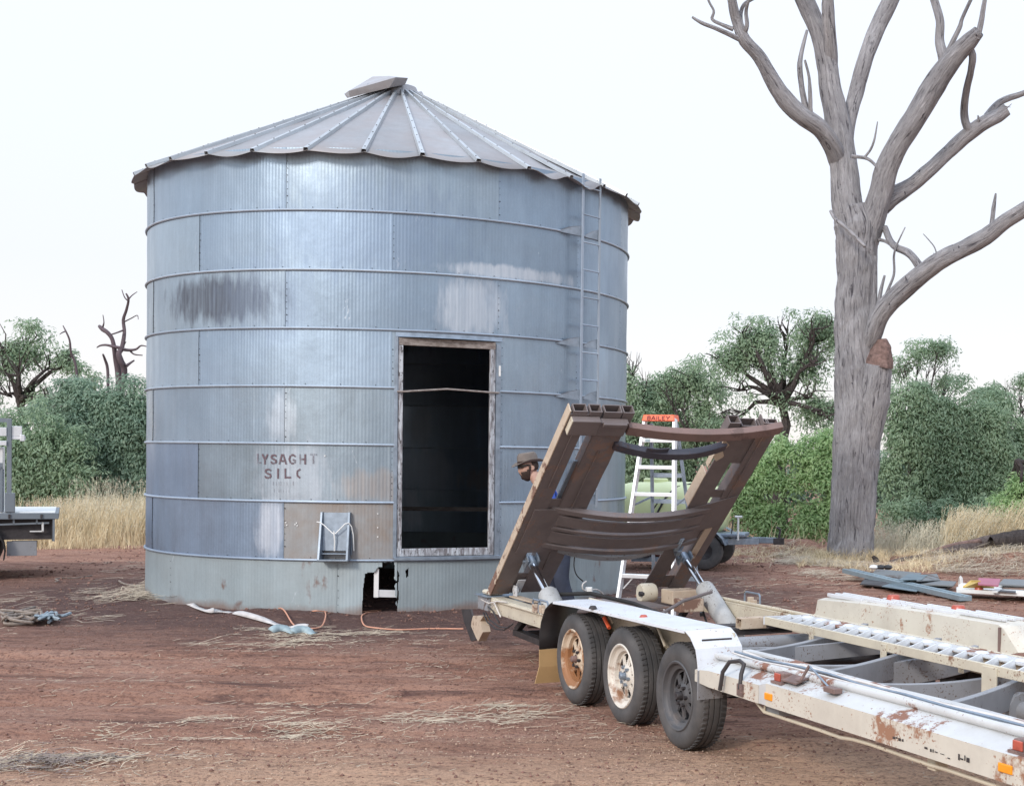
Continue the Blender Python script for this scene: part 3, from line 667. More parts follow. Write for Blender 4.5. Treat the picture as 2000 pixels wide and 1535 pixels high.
# ------------------------------------------------------------------ triple axle silo trailer
TO = Vector((-0.99, 8.8, 0.0)); TFa = math.atan2(-.865, .502); TF = Vector((math.cos(TFa), math.sin(TFa), 0)); TT = Vector((-TF.y, TF.x, 0))
trailer = empty('silo_trailer', TO, TFa)
tag(trailer, 'long white triple axle silo transport trailer with its brown cradle tipped up beside the silo', 'trailer')
def tl(P): d = Vector(P) - TO; return Vector((d.dot(TF), d.dot(TT), P[2]))
def tT(x, y, t):
    d = Vector(sight(x, y)); E0 = Vector(EYEP); k = ((TO-E0).dot(TT)+t)/d.dot(TT); return tl(E0+d*k)
def tZ(x, y, z): return tl(ongr(x, y, z))
def tobj(n, mb, m, par=None, **k): return obj(n, mb, M[m] if isinstance(m, str) else m, par or trailer, **k)

# chassis: side beams (channel section), cross members
def channel(s0, s1, t0, t1, z0, z1, th=0.012, open_t=+1):
    mb = MB(); mb.box(s0, s1, t0, t1, z1-th, z1); mb.box(s0, s1, t0, t1, z0, z0+th)
    if open_t > 0: mb.box(s0, s1, t0, t0+th, z0+th, z1-th)
    else: mb.box(s0, s1, t1-th, t1, z0+th, z1-th)
    return mb
tobj('chassis_beam', channel(-3.42, 1.2, 0.25, 0.36, 0.365, 0.495), 'cream', bev=0.004)
tobj('chassis_beam', channel(-3.42, 6.0, 1.94, 2.05, 0.365, 0.495, open_t=+1), 'cream', bev=0.004)
tobj('pipe_rail', MB().tube([(-3.3, 0.245, 0.475), (-2.6, 0.24, 0.48), (-1.7, 0.245, 0.475)], 0.012, 8), 'cream', smooth=True)
tobj('pipe_rail', MB().tube([(-3.3, 1.97, 0.512), (-2.1, 1.97, 0.508), (-0.9, 1.97, 0.51), (2.0, 1.93, 0.51), (6.0, 1.93, 0.51)], 0.014, 8), 'cream', smooth=True)
for s_, m in ((-3.36, 'brown'), (-1.3, 'darksteel')):
    tobj('cross_member', MB().box(s_-0.06, s_+0.06, 0.36, 1.94, 0.36, 0.44), m, bev=0.006)
tobj('cross_member', MB().box(-0.70, -0.60, 0.36, 1.94, 0.462, 0.50), 'darksteel', bev=0.006)
tobj('cross_tube', MB().tube([(-0.42, 0.36, 0.405), (-0.42, 1.94, 0.405)], 0.062, 16), 'greysteel', smooth=True)
tobj('cross_tube', MB().tube([(2.9, 0.3, 0.40), (2.9, 1.94, 0.40)], 0.06, 16), 'greysteel', smooth=True)
for x, y in ((1467, 1220), (1518, 1218)):
    p = tZ(x, y, 0.52); mb = MB()
    for k in range(4):
        a0 = [(-.05,-.035),(.05,-.035),(.05,.035),(-.05,.035)][k]; a1 = [(-.05,-.035),(.05,-.035),(.05,.035),(-.05,.035)][(k+1) % 4]
        mb.grid([[(p.x+a0[0]*0.8, p.y-0.10, 0.535+a0[1]*1.0), (p.x+a1[0]*0.8, p.y-0.10, 0.535+a1[1])], [(p.x+a0[0]*0.8, p.y+0.10, 0.535+a0[1]), (p.x+a1[0]*0.8, p.y+0.10, 0.535+a1[1])]])
    tobj('box_stub', mb, 'brown_worn' if x < 1500 else 'brown', solid=0.008)

# front half: near side wing with sloped deck, pipe rail and lamps
wing = MB()
st_ = [(0.98, 0.435, 0.500), (1.15, 0.425, 0.515), (1.72, 0.425, 0.52), (1.80, 0.425, 0.540), (3.0, 0.428, 0.543), (6.0, 0.43, 0.545)]
pr = []
for (s_, zb, zt) in st_:
    pr.append([(s_, 0.0, zb), (s_, 0.0, zt), (s_, 0.115, zt+0.045), (s_, 0.155, zt+0.045), (s_, 0.30, zt+0.04), (s_, 0.30, zt-0.02), (s_, 0.33, zt-0.03), (s_, 0.33, zb), (s_, 0.26, zb), (s_, 0.26, zb+0.012), (s_, 0.012, zb+0.012), (s_, 0.012, zb)])
for r_ in pr: pass
m_ = len(pr[0]); wing.add([q for r in pr for q in r], [(i*m_+j, (i+1)*m_+j, (i+1)*m_+(j+1) % m_, i*m_+(j+1) % m_) for i in range(len(pr)-1) for j in range(m_)] + [tuple(range(m_)), tuple((len(pr)-1)*m_+j for j in range(m_-1, -1, -1))])
tobj('side_wing', wing, 'white_paint')
for (a_, b_) in ((0, 2), (3, 5)):
    sp_ = MB(); P_s = st_[a_:b_+1]
    for (q0, q1) in zip(P_s[:-1], P_s[1:]): sp_.hexa([(q0[0],-.004,q0[1]-.001),(q1[0],-.004,q1[1]-.001),(q1[0],-.0005,q1[1]-.001),(q0[0],-.0005,q0[1]-.001),(q0[0],-.004,q0[2]),(q1[0],-.004,q1[2]),(q1[0],-.0005,q1[2]),(q0[0],-.0005,q0[2])])
    tobj('side_plate', sp_, 'side_cream')
tobj('pipe_rail', MB().tube([(0.98, 0.12, 0.575), (1.9, 0.118, 0.595), (2.9, 0.12, 0.606), (6.0, 0.12, 0.612)], 0.020, 12), 'white_paint', smooth=True)
for k, (t_, z_) in enumerate(((0.19, 0.600), (0.225, 0.604), (0.262, 0.598))):
    r3 = random.Random(k)
    pts = [(1.05+i*0.33, t_+r3.uniform(-.014, .014), z_+r3.uniform(-.004, .006) - (0.012 if i < 2 else 0)) for i in range(15)]
    tobj('brake_line', MB().tube(pts, 0.006+0.002*k, 6), 'whitecord' if k != 1 else 'galvsmall', smooth=True)
tobj('inner_flange', MB().sweep([(1.0+i*0.5, 0.315+0.008*math.sin(i*2.1), 0.590+0.004*math.sin(i*1.7)) for i in range(11)], [(-.028,-.004),(.028,-.004),(.028,.008),(-.028,.008)]), 'white_paint')
# sagging conduit slung under the wing, with its boxes
zz = [tT(x, y, 0.05) for x, y in ((1474,1366),(1493,1390),(1545,1407),(1600,1425),(1642,1440),(1668,1444),(1700,1453),(1760,1474),(1815,1493),(1850,1503),(1930,1530),(1997,1552))]
zz.append(zz[-1] + (zz[-1]-zz[-2])*3)
tobj('conduit', MB().tube(zz, 0.009, 8), 'cream', smooth=True)
tobj('conduit', MB().tube([tT(1495,1362,.05), tT(1493,1391,.05)], 0.006, 6), 'cream', smooth=True)
a = tT(1497,1378,.06); tobj('junction_box', MB().box(a.x-.01, a.x+.13, .06, .20, .365, .424), 'greysteel', bev=0.004)
a = tT(1812,1480,.06); tobj('hanger', MB().box(a.x-.005, a.x+.055, .06, .13, .355, .428), 'cream', bev=0.004)

# lamps and fittings on the wing
def lamp_at(x, y, w_, h_, m, d=0.012, name='marker_light'):
    p = tT(x, y, 0.0); return tobj(name, MB().box(p.x-w_/2, p.x+w_/2, -d, 0.002, p.z-h_/2, p.z+h_/2), m, bev=0.004)
lamp_at(1503, 1360, 0.075, 0.036, 'amber'); lamp_at(1966, 1500, 0.085, 0.036, 'amber')
p = tT(1520, 1321, 0.03); p2 = tT(1990, 1449, 0.03)
for q in (p, p2):
    hs = tobj('lamp_housing', MB().box(q.x-.035, q.x+.055, .030, .085, .555, .605), 'redbrown', bev=0.006)
    obj('lamp_lens', MB().box(q.x-.032, q.x+.028, .022, .031, .560, .600), M['red'], hs, bev=0.004)
    tobj('lamp_foot', MB().box(q.x-.045, q.x+.065, .010, .105, .548, .560), 'redbrown')
q = tT(1553, 1337, 0.045)
tobj('stay', MB().tube([(q.x-.02, .045, .575), (q.x+.05, .045, .585), (q.x+.07, .085, .665)], 0.009, 6).add([(q.x-.10,.02,.569),(q.x+.05,.02,.569),(q.x+.05,.09,.592),(q.x-.10,.09,.592),(q.x-.10,.02,.577),(q.x+.05,.02,.577),(q.x+.05,.09,.600),(q.x-.10,.09,.600)],[(3,2,1,0),(4,5,6,7),(0,1,5,4),(1,2,6,5),(2,3,7,6),(3,0,4,7)]), 'redbrown')
tobj('stay', MB().tube([(q.x+.075, .085, .662), (q.x+.33, .05, .588)], 0.005, 6), 'galvsmall')
tobj('tie_cleat', MB().box(q.x+.30, q.x+.40, .025, .075, .574, .600), 'redbrown', bev=0.004)
h0 = tT(1420, 1292, -0.02)
tobj('rope_loop', MB().tube([(h0.x-.05, -.035, .44), (h0.x-.03, -.03, .54), (h0.x+.01, -.01, .60), (h0.x+.07, .02, .612), (h0.x+.12, .02, .60), (h0.x+.135, -.005, .55), (h0.x+.135, -.012, .47)], 0.012, 8), 'darksteel', smooth=True)
tobj('loop_lug', MB().box(h0.x+.11, h0.x+.165, -.02, .0, .435, .50), 'redbrown', bev=0.003)

# wheels: spoked rims, wide tyres
def make_wheel(rim, cap=True):
    w_ = MB().lathe([(.198,.030),(.205,.014),(.235,.004),(.275,.006),(.298,.020),(.306,.034),(.309,.05),(.309,.062),(.303,.064),(.303,.070),(.310,.072),(.310,.095),(.303,.097),(.303,.104),(.310,.106),(.310,.132),(.304,.134),(.304,.141),(.309,.143),(.306,.172),(.297,.186),(.270,.20),(.22,.196),(.198,.180)], (0,0,0), 'y', 56, closed=False)
    tyre = obj('wheel', w_, M['tyre'], None, True)
    tr = MB()
    for i in range(56):
        a = 2*math.pi*i/56
        for y0, y1, sk in ((.030, .060, .02), (.146, .176, -.02)):
            pts = []
            for da, yy in ((-.022, y0), (.022, y0), (.022+sk, y1), (-.022+sk, y1)):
                pts.append((.306*math.cos(a+da), yy, .306*math.sin(a+da)))
            for da, yy in ((-.018, y0), (.018, y0), (.018+sk, y1), (-.018+sk, y1)):
                pts.append((.3135*math.cos(a+da), yy, .3135*math.sin(a+da)))
            tr.hexa(pts)
    tb = obj('tread_block', tr, M['tyre'], tyre); tb['kind'] = 'stuff'
    rm = MB().lathe([(.200,.022),(.206,.012),(.200,.006),(.190,.010),(.184,.030),(.180,.034),(.158,.040),(.152,.075),(.150,.17),(.19,.185)], (0,0,0), 'y', 48)
    obj('rim', rm, M[rim], tyre, True)
    # pressed eight-spoke centre with rounded triangular windows
    sp = MB(); N_ = 96
    def pt(r, a, y): return Vector((r*math.cos(a), y, r*math.sin(a)))
    def dish(r): return .050 + .016*math.sin(min(1, max(0, (r-.05)/.10))*math.pi*.5) - (.010 if r < .07 else 0)
    rr_ = (.030, .050, .074, .088, .102, .116, .130, .140, .156)
    for i in range(N_):
        a0, a1 = 2*math.pi*i/N_, 2*math.pi*(i+1)/N_; ph = ((i+.5)/N_*8) % 1
        for r0, r1 in zip(rr_[:-1], rr_[1:]):
            rm_ = (r0+r1)/2; hole = .078 < rm_ < .138 and abs(ph-.5) < .10+.24*(rm_-.078)/.06
            if not hole:
                k = -.004 if .07 < rm_ < .14 and abs(ph-.5) > .36 else 0
                sp.add([pt(r0, a0, dish(r0)+k), pt(r0, a1, dish(r0)+k), pt(r1, a1, dish(r1)+k), pt(r1, a0, dish(r1)+k)], [(0,1,2,3)])
    obj('spokes', sp, M[rim], tyre, False, solid=.004)
    back = MB().lathe([(.001,.10),(.15,.10),(.15,.16)], (0,0,0), 'y', 24); obj('brake_drum', back, M['darksteel'], tyre)
    hb = MB().lathe([(.001,.004),(.018,.004),(.022,.010),(.024,.046)], (0,0,0), 'y', 20); obj('hub_cap', hb, M['darksteel'] if rim == 'rim_grey' else M['redbrown'] if rim == 'rim_rust' else M['galvsmall'], tyre, True)
    nb = MB()
    for i in range(6):
        a = 2*math.pi*i/6; nb.lathe([(.001,.026),(.011,.026),(.012,.048)], (.056*math.cos(a), 0, .056*math.sin(a)), 'y', 6)
    o = obj('wheel_nut', nb, M['darksteel'] if rim != 'rim_white' else M['galvsmall'], tyre); o['kind'] = 'stuff'
    return tyre
def place_wheel(wl, s_, t_, rot, flip=False):
    wl.parent = trailer; wl.location = (s_, t_, 0.308); wl.rotation_euler = (0, rot, math.pi if flip else 0)
wheels = []
for s_, rim, lab in ((-0.93, 'rim_rust', 'rearmost wheel with a rusty cream rim'), (-0.10, 'rim_white', 'middle wheel with a dirty white rim'), (0.72, 'rim_grey', 'front wheel with a charcoal rim')):
    wl = make_wheel(rim); place_wheel(wl, s_, 0.0, random.uniform(0, 1)); wl['label'] = lab; wheels.append(wl)
for wl, s_ in zip(wheels, (-0.93, -0.10, 0.72)):
    c = copyo(wl); c.parent = trailer; c.location = (s_, 2.30, .308); c.rotation_euler = (0, 0.5+s_, math.pi)
    if 'label' in c: del c['label']
    for ch in wl.children: copyo(ch, c)
for s_ in (-0.93, -0.10, 0.72):
    tobj('axle', MB().tube([(s_, 0.19, .308), (s_, 2.11, .308)], 0.03, 10), 'darksteel', smooth=True)
    tobj('leaf_spring', MB().sweep([(s_-.34, .30, .355), (s_-.17, .30, .325), (s_, .30, .315), (s_+.17, .30, .325), (s_+.34, .30, .355)], [(-.03,-.022),(.03,-.022),(.03,.012),(-.03,.012)]), 'darksteel')
# near fender: top plate, dropped ends, guards, skirt
fd = []
for (s_, z_, i_) in ((-1.53,.30,.22),(-1.53,.40,.22),(-1.50,.50,.23),(-1.42,.60,.25),(-1.32,.650,.27),(-1.24,.672,.28)):
    fd.append([(s_, -.005, z_), (s_+.005, .10, z_+.004), (s_+.01, i_, z_+.006)])
tobj('rear_guard', MB().grid(fd), 'plastic_black', smooth=True, solid=0.006)
tobj('fender_top', MB().grid([[(s_, -.015, z_-.014), (s_, -.012, z_), (s_, .14, z_+.008), (s_, .285, z_+.006)] for (s_, z_) in ((-1.24,.672),(-.8,.686),(-.2,.692),(.4,.698),(.86,.704))]), 'fender_top', solid=0.005)
tobj('fender_front', MB().grid([[(s_, -.012, z_), (s_+.0, .13, z_+.004), (s_-o_, .285, z_+.004)] for (s_, z_, o_) in ((.862,.704,0),(.93,.675,0),(1.00,.615,0),(1.02,.56,0.01),(1.035,.50,0.02))]), 'fender_top', solid=0.005)
tobj('front_guard', MB().grid([[(1.035, -.014, z_), (1.03, .13, z_), (.99, .26, z_)] for z_ in (.50,.42,.335)]), 'greysteel', solid=0.006)
tobj('badge', MB().box(1.036, 1.042, .02, .16, .452, .470), 'cream')
tobj('fender_skirt', MB().box(-1.26, .95, .262, .268, .49, .690), 'cream')
tobj('mud_flap', MB().grid([[(-1.53, -.005+.21*f, .30), (-1.555, -.005+.21*f+.01, .17), (-1.60, -.01+.20*f, .045)] for f in (0, .5, 1)]), 'tan', solid=0.008)
for x, y in ((1158,1187),(1257,1205)):
    q = tZ(x, y, 0.70); tobj('fender_lamp', MB().lathe([(.001,.022),(.018,.020),(.026,.008),(.028,0)], (q.x, q.y, .695), 'z', 14), 'red' if x > 1200 else 'darksteel', smooth=True)
tobj('orange_stay', MB().tube([tT(1180,1206,.16), tT(1190,1226,.16)], 0.014, 8), 'orange')
tobj('brace', MB().tube([tT(1184,1193,.2), tT(1196,1216,.2)], 0.008, 6), 'cream')
tobj('brace', MB().tube([tT(1283,1222,.2), tT(1299,1262,.2)], 0.009, 6), 'cream')
mk = MB()
for x0, y0, x1, y1 in ((1745,1437,1750,1443),(1751,1438,1754,1442),(1756,1440,1761,1447),(1763,1442,1766,1448),(1807,1457,1813,1463),(1818,1461,1821,1468),(1823,1462,1825,1469),(1827,1466,1833,1470),(1838,1470,1846,1474),(1852,1478,1857,1482),(1873,1471,1876,1484),(1877,1479,1883,1484),(1885,1474,1887,1485),(1889,1478,1895,1489)):
    a, b = tT(x0, y0, -.002), tT(x1, y1, -.002); mk.add([(a.x,-.0065,b.z),(b.x,-.0065,b.z),(b.x,-.0065,a.z),(a.x,-.0065,a.z)], [(0,1,2,3)])
o = tobj('worn_lettering', mk, 'darksteel'); o['kind'] = 'stuff'
tobj('fender_slot', MB().box(.955, .962, .05, .24, .655, .665), 'darksteel')
# far side fender box with pressed ribs and reflectors
fb = [[(s_, 2.045, .495), (s_, 2.05, z_), (s_, 2.12, z_+.012), (s_, 2.24, z_+.016), (s_, 2.31, z_-.01)] for (s_, z_) in ((-1.05,.625),(-.4,.655),(.3,.668),(1.13,.672))]
fb.insert(0, [(-1.12, 2.045, .495), (-1.08, 2.05, .52), (-1.10, 2.12, .53), (-1.3, 2.24, .56), (-1.3, 2.31, .55)])
fb += [[(1.16, 2.045, .495), (1.18, 2.05, .655), (1.22, 2.12, .672), (1.22, 2.24, .67), (1.22, 2.31, .65)], [(1.20, 2.045, .49), (1.32, 2.06, .52), (1.40, 2.12, .53), (1.42, 2.24, .53), (1.42, 2.31, .52)]]
tobj('fender_box', MB().grid(fb), 'side_cream', solid=0.006)
for k in range(3):
    t_ = 2.10+0.07*k
    for j in range(4): tobj('pressed_rib', MB().box(-1.0+j*.55, -.52+j*.55, t_, t_+.022, .655+j*.012, .668+j*.010+.012), 'fender_top', bev=0.003)
tobj('rust_edge', MB().box(1.145, 1.165, 2.035, 2.045, .50, .66), 'redbrown')
for x, y in ((1745,1166),(1872,1184)):
    q = tT(x, y, 2.28); tobj('reflector', MB().lathe([(.001,.030),(.04,.028),(.05,.012),(.05,-.01)], (q.x, 2.28, .69), 'z', 16), 'red', smooth=True)
# tie-down loops
def dloop(s_, t_, z_, w_=.13, h_=.085):
    tobj('tie_loop', MB().tube([(s_-w_/2, t_, z_), (s_-w_/2, t_, z_+h_*.8), (s_-w_/2+.02, t_, z_+h_), (s_+w_/2-.02, t_, z_+h_), (s_+w_/2, t_, z_+h_*.8), (s_+w_/2, t_, z_)], 0.008, 8), 'galvsmall', smooth=True)
    tobj('loop_clamp', MB().box(s_-.05, s_-.005, t_-.02, t_+.02, z_+.005, z_+h_*.65).box(s_+.01, s_+.05, t_-.02, t_+.02, z_+.005, z_+h_*.45), 'brown_worn', bev=0.004)
dloop(-2.0, 2.0, .495, .26, .10); 
q = tT(1060, 1185, .22); dloop(q.x, .225, .49, .20, .10); dloop(q.x-.18, .235, .48, .16, .10)

# left tail: lamp box, jack foot, folding plate, looms
q0 = tT(934, 1188, .28); q1 = tT(960, 1200, .28)
lb_ = tobj('tail_box', MB().box(-3.66, -3.40, .22, .46, .375, .492), 'greysteel', bev=0.008)
obj('box_lip', MB().box(-3.68, -3.38, .20, .47, .494, .502), M['galvsmall'], lb_)
tobj('corner_cap', MB().box(-3.62, -3.42, .24, .38, .505, .545), 'cream', bev=0.02)
def tq(x, y, t): v = tT(x, y, t); return v
ft = [tq(924,1202,.26), tq(944,1203,.26), tq(938,1212,.26), tq(943,1234,.26), tq(934,1252,.26), tq(930,1246,.26), tq(920,1222,.26), tq(921,1212,.26)]
fm = MB(); n_ = len(ft); fm.add([tuple(v) for v in ft]+[(v.x, v.y+.07, v.z) for v in ft], [tuple(range(n_)), tuple(range(2*n_-1, n_-1, -1))]+[(i, i+n_, (i+1) % n_+n_, (i+1) % n_) for i in range(n_)])
tobj('jack_foot', fm, M['brown_worn'])
pl = [tq(901,1190,.32), tq(919,1189,.32), tq(934,1248,.32), tq(920,1252,.32), tq(906,1214,.32)]
pm = MB(); n_ = len(pl); pm.add([tuple(v) for v in pl]+[(v.x+.02, v.y+.01, v.z) for v in pl], [tuple(range(n_)), tuple(range(2*n_-1, n_-1, -1))]+[(i, i+n_, (i+1) % n_+n_, (i+1) % n_) for i in range(n_)])
tobj('folding_plate', pm, 'darksteel')
for k, pts in enumerate((((944,1196),(952,1215),(968,1228),(985,1230),(995,1222)), ((948,1195),(956,1210),(975,1224),(992,1226),(1002,1218)), ((950,1182),(962,1192),(968,1204),(975,1216)), ((940,1170),(955,1178),(972,1174),(990,1176)), ((960,1186),(966,1178),(971,1190),(978,1205)))):
    tobj('cable_loom', MB().tube([tT(x, y, .235-.004*k) for x, y in pts], 0.006, 6), 'plastic_black' if k < 3 else 'whitecord', smooth=True)
tobj('skid_frame', MB().bar((-3.3, .45, .20), (-1.5, .45, .17), .08, .05).bar((-3.35, 1.9, .20), (-1.5, 1.9, .17), .08, .05).bar((-3.2, .45, .19), (-3.2, 1.9, .19), .06, .06).bar((-3.3,.45,.22),(-3.0,.45,.38),.05,.05).bar((-1.6,.45,.18),(-1.6,.45,.38),.05,.05).bar((-3.2,1.9,.22),(-3.0,1.9,.38),.05,.05), 'darksteel', bev=0.004)

# ------------------------------------------------------------------ cradle tipped up about the tail hinge
AL = math.radians(40.2); HS, HZ = -3.39, .520
def C(u, t_, w_): return Vector((HS + u*math.cos(AL) - w_*math.sin(AL), t_, HZ + u*math.sin(AL) + w_*math.cos(AL)))
def cbox(mb, u0, u1, t0, t1, w0, w1): return mb.hexa([C(u0,t0,w0), C(u1,t0,w0), C(u1,t1,w0), C(u0,t1,w0), C(u0,t0,w1), C(u1,t0,w1), C(u1,t1,w1), C(u0,t1,w1)])
def cplate(mb, pts, w0, w1):    # polygon in (u, t) extruded along w
    n = len(pts); return mb.add([C(u, t_, w0) for u, t_ in pts]+[C(u, t_, w1) for u, t_ in pts], [tuple(range(n)), tuple(range(2*n-1, n-1, -1))]+[(i, (i+1) % n, (i+1) % n+n, i+n) for i in range(n)])
cm = MB(); cbox(cm, -0.02, 2.33, .243, .253, -.002, .078)
cradle = tobj('cradle', cm, 'brown_worn', bev=0.002); cradle['label'] = 'brown steel silo cradle tipped up on two hydraulic rams'
def cobj(n, mb, m, **k): return obj(n, mb, M[m], cradle, **k)
def rag(u0, u1, t0, t1, seed, edge=.012, n=14):
    r = random.Random(seed); P = [(u0, t0)]
    P += [(u0+(u1-u0)*i/n, t0) for i in range(1, n)] + [(u1, t0), (u1, t1)]
    P += [(u1+(u0-u1)*i/n, t1+r.choice((0, 0, -edge, edge*.6))*r.random()) for i in range(1, n)] + [(u0, t1)]
    return P
# near arm: outer channel and inner plate girder
m = MB(); cbox(m, 0.0, 2.30, .254, .405, -.002, .008); cbox(m, 0.0, 2.30, .396, .405, .008, .09); cobj('outer_channel', m, 'brown', bev=0.002)
m = MB(); cbox(m, 1.45, 2.28, .330, .336, -.012, -.002); cobj('weld_strip', m, 'brown')
m = MB(); cplate(m, rag(0.02, 2.22, .505, .735, 3), -.004, .008); cbox(m, 0.10, 2.2, .500, .505, .0, .085); cobj('inner_plate', m, 'brown', bev=0.001)
m = MB(); cbox(m, .35, 1.9, .60, .606, -.016, -.004); cobj('weld_strip', m, 'brown')
m = MB(); cbox(m, 1.25, 1.72, .468, .500, .035, .05); cobj('gusset', m, 'galvsmall')
for u0, u1 in ((0.0, .28), (.92, 1.28), (2.05, 2.2)):
    m = MB(); cbox(m, u0, u1, .405, .500, .010, .018); cobj('web_plate', m, 'brown')
# far arm
m = MB(); cbox(m, -.1, 2.26, 1.90, 2.06, -.002, .008); cbox(m, -.1, 2.26, 1.90, 1.908, .008, .10); cobj('outer_channel', m, 'brown', bev=0.002)
m = MB(); cplate(m, [(u, 3.5-t_) for u, t_ in rag(-.08, 2.18, 1.705, 1.86, 9)][::-1], -.004, .008); cobj('inner_plate', m, 'brown', bev=0.001)
m = MB(); cbox(m, 1.2, 1.62, 1.630, 1.640, -.004, .10); cobj('edge_plate', m, 'brown_worn'); m = MB(); cbox(m, 1.68, 2.05, 1.632, 1.641, .02, .075); cobj('edge_plate', m, 'brown_worn')
for u0, u1 in ((0.0, .18), (.85, 1.22), (1.30, 1.40), (1.75, 2.1)):
    m = MB(); cbox(m, u0, u1, 1.79, 1.90, .010, .018); cobj('web_plate', m, 'brown')
m = MB(); cbox(m, .45, .9, 1.915, 1.98, -.010, -.002); cobj('worn_patch_plate', m, 'brown_worn')
m = MB(); cbox(m, 1.2, 2.2, 1.955, 1.961, -.012, -.002); cobj('weld_strip', m, 'brown')
# end boxes at the top
def box_open(mb, u0, u1, t0, t1, w0, w1, th=.008):
    cbox(mb, u0, u1, t0, t1, w0, w0+th); cbox(mb, u0, u1, t0, t1, w1-th, w1); cbox(mb, u0, u1, t0, t0+th, w0+th, w1-th); cbox(mb, u0, u1, t1-th, t1, w0+th, w1-th); return mb
for t0, t1 in ((.275, .385), (.405, .50), (.52, .66), (.67, .76)):
    cobj('end_box', box_open(MB(), 2.12, 2.33, t0, t1, .0, .078), 'brown', bev=0.001)
for t0, t1 in ((1.60, 1.70), (1.72, 1.86), (1.88, 1.96), (1.97, 2.06)):
    cobj('end_box', box_open(MB(), 2.08, 2.22+.03*(t0 < 1.7), t0, t1, .0, .085), 'brown', bev=0.001)
m = MB(); cbox(m, 2.13, 2.285, .268, .49, -.060, -.004); cobj('head_beam', m, 'brown', bev=0.006)
m = MB(); cbox(m, 2.132, 2.28, .262, .268, -.058, -.006); cobj('head_beam_end', m, 'cream')
m = MB(); cbox(m, 2.12, 2.27, .49, .72, -.052, -.004); cobj('head_beam', m, 'brown', bev=0.006)
m = MB(); cbox(m, 2.24, 2.275, .51, .70, -.075, -.052); cobj('head_rail', m, 'brown', bev=0.006)
# saddle bars, bowed to carry the curve of a silo
def saddle(name, u, t0, t1, dep, hw, hu, w0, mat, seed=0, seg=18, bow=1.0, lean=0.0):
    r = random.Random(seed); path = []; 
    mb = MB(); rings = []
    for i in range(seg+1):
        f = i/seg; t_ = t0+(t1-t0)*f; s_ = 1-(2*f-1)**2
        wc = w0 - dep*s_*bow; uc = u + lean*(f-.5) + r.uniform(-.001, .001)
        rings.append([C(uc-hu, t_, wc-hw), C(uc+hu, t_, wc-hw), C(uc+hu, t_, wc+hw), C(uc-hu, t_, wc+hw)])
    vs = [q for rr_ in rings for q in rr_]; fs = [(i*4+j, i*4+(j+1) % 4, (i+1)*4+(j+1) % 4, (i+1)*4+j) for i in range(seg) for j in range(4)]
    fs += [(3,2,1,0), tuple(seg*4+j for j in range(4))]
    mb.add(vs, fs); return cobj(name, mb, mat, bev=0.004)
saddle('saddle_bar', 2.20, .74, 2.06, .075, .030, .045, -.015, 'redbrown', 1, lean=.05)
saddle('saddle_bar', 1.98, .70, 1.66, .10, .030, .035, -.005, 'darkblue', 2, lean=.02)
saddle('pad_plate', 1.995, .93, 1.12, .012, .006, .060, -.100, 'darkblue', 3)
# wide middle saddle: three stacked ribs on a curved plate
for k, (u_, hu, hw, w_) in enumerate(((1.155, .028, .026, .03), (1.03, .062, .010, .022), (.925, .018, .022, .03), (.815, .070, .010, .022), (.700, .026, .026, .03))):
    saddle('saddle_rib', u_, .44, 1.92, .115, hw, hu, w_, 'brown', 5+k)
saddle('saddle_rib', .62, .66, 1.62, .10, .012, .030, .0, 'greysteel', 12)
m = MB(); cplate(m, [(.60, .30), (1.17, .30), (1.17, .60), (.60, .62)], -.012, -.004); cobj('gusset', m, 'brown')
m = MB(); cplate(m, [(.75, 1.60), (1.15, 1.62), (1.35, 2.05), (.95, 2.05)], -.014, -.004); cobj('gusset', m, 'brown')
m = MB(); cplate(m, [(1.86, 1.60), (2.06, 1.62), (2.00, 1.69), (1.93, 1.66), (1.86, 1.70), (1.80, 1.65)], -.016, -.006); cobj('torn_gusset', m, 'brown_worn')
m = MB(); cbox(m, .60, .66, 1.40, 1.60, -.06, -.01); cobj('stiffener', m, 'greysteel')
# clevises and rams
for t_ in (.455, 1.86):
    a = C(.50, t_, -.03); b = Vector((-1.98, t_, .22)); d = (b-a).normalized()
    m = MB(); cbox(m, .44, .56, t_-.055, t_-.040, -.07, .02); cbox(m, .44, .56, t_+.040, t_+.055, -.07, .02); cobj('clevis', m, 'galvsmall', bev=0.003)
    cobj('clevis_pin', MB().tube([(a.x, t_-.07, a.z), (a.x, t_+.07, a.z)], .014, 8), 'galvsmall', smooth=True)
    L0 = (b-a).length
    ram = tobj('hydraulic_ram', MB().tube([a+d*(L0*.38), a+d*(L0*.38+.012), a+d*(L0*.38+.03), a+d*L0*.97, a+d*L0], [.055, .078, .082, .082, .06], 20), 'silver', smooth=True)
    obj('rod', MB().tube([a+d*.05, a+d*(L0*.45)], .030, 16), M['chrome'], ram, smooth=True)
    obj('rod_eye', MB().tube([a-d*.03, a+d*.06], [.045, .036], 12), M['galvsmall'], ram, smooth=True)
    obj('pressure_hose', MB().tube([a+d*(L0*.5)+Vector((0,-.085,0)), a+d*(L0*.62)+Vector((-.08,-.09,-.03)), a+d*(L0*.8)+Vector((-.14,-.10,-.05)), b+Vector((-.22,-.12,.03))], .009, 6), M['black'], ram, smooth=True)
m = MB(); cbox(m, .62, .80, 1.70, 1.745, -.05, .05); cbox(m, .70, .74, 1.60, 1.70, -.02, .02); cbox(m, .55, .62, 1.74, 1.79, -.05, .06); cobj('latch_gear', m, 'galvsmall', bev=0.006)
m = MB(); cbox(m, .06, .22, .425, .49, -.02, -.012); cobj('worn_patch_plate', m, 'fender_top')
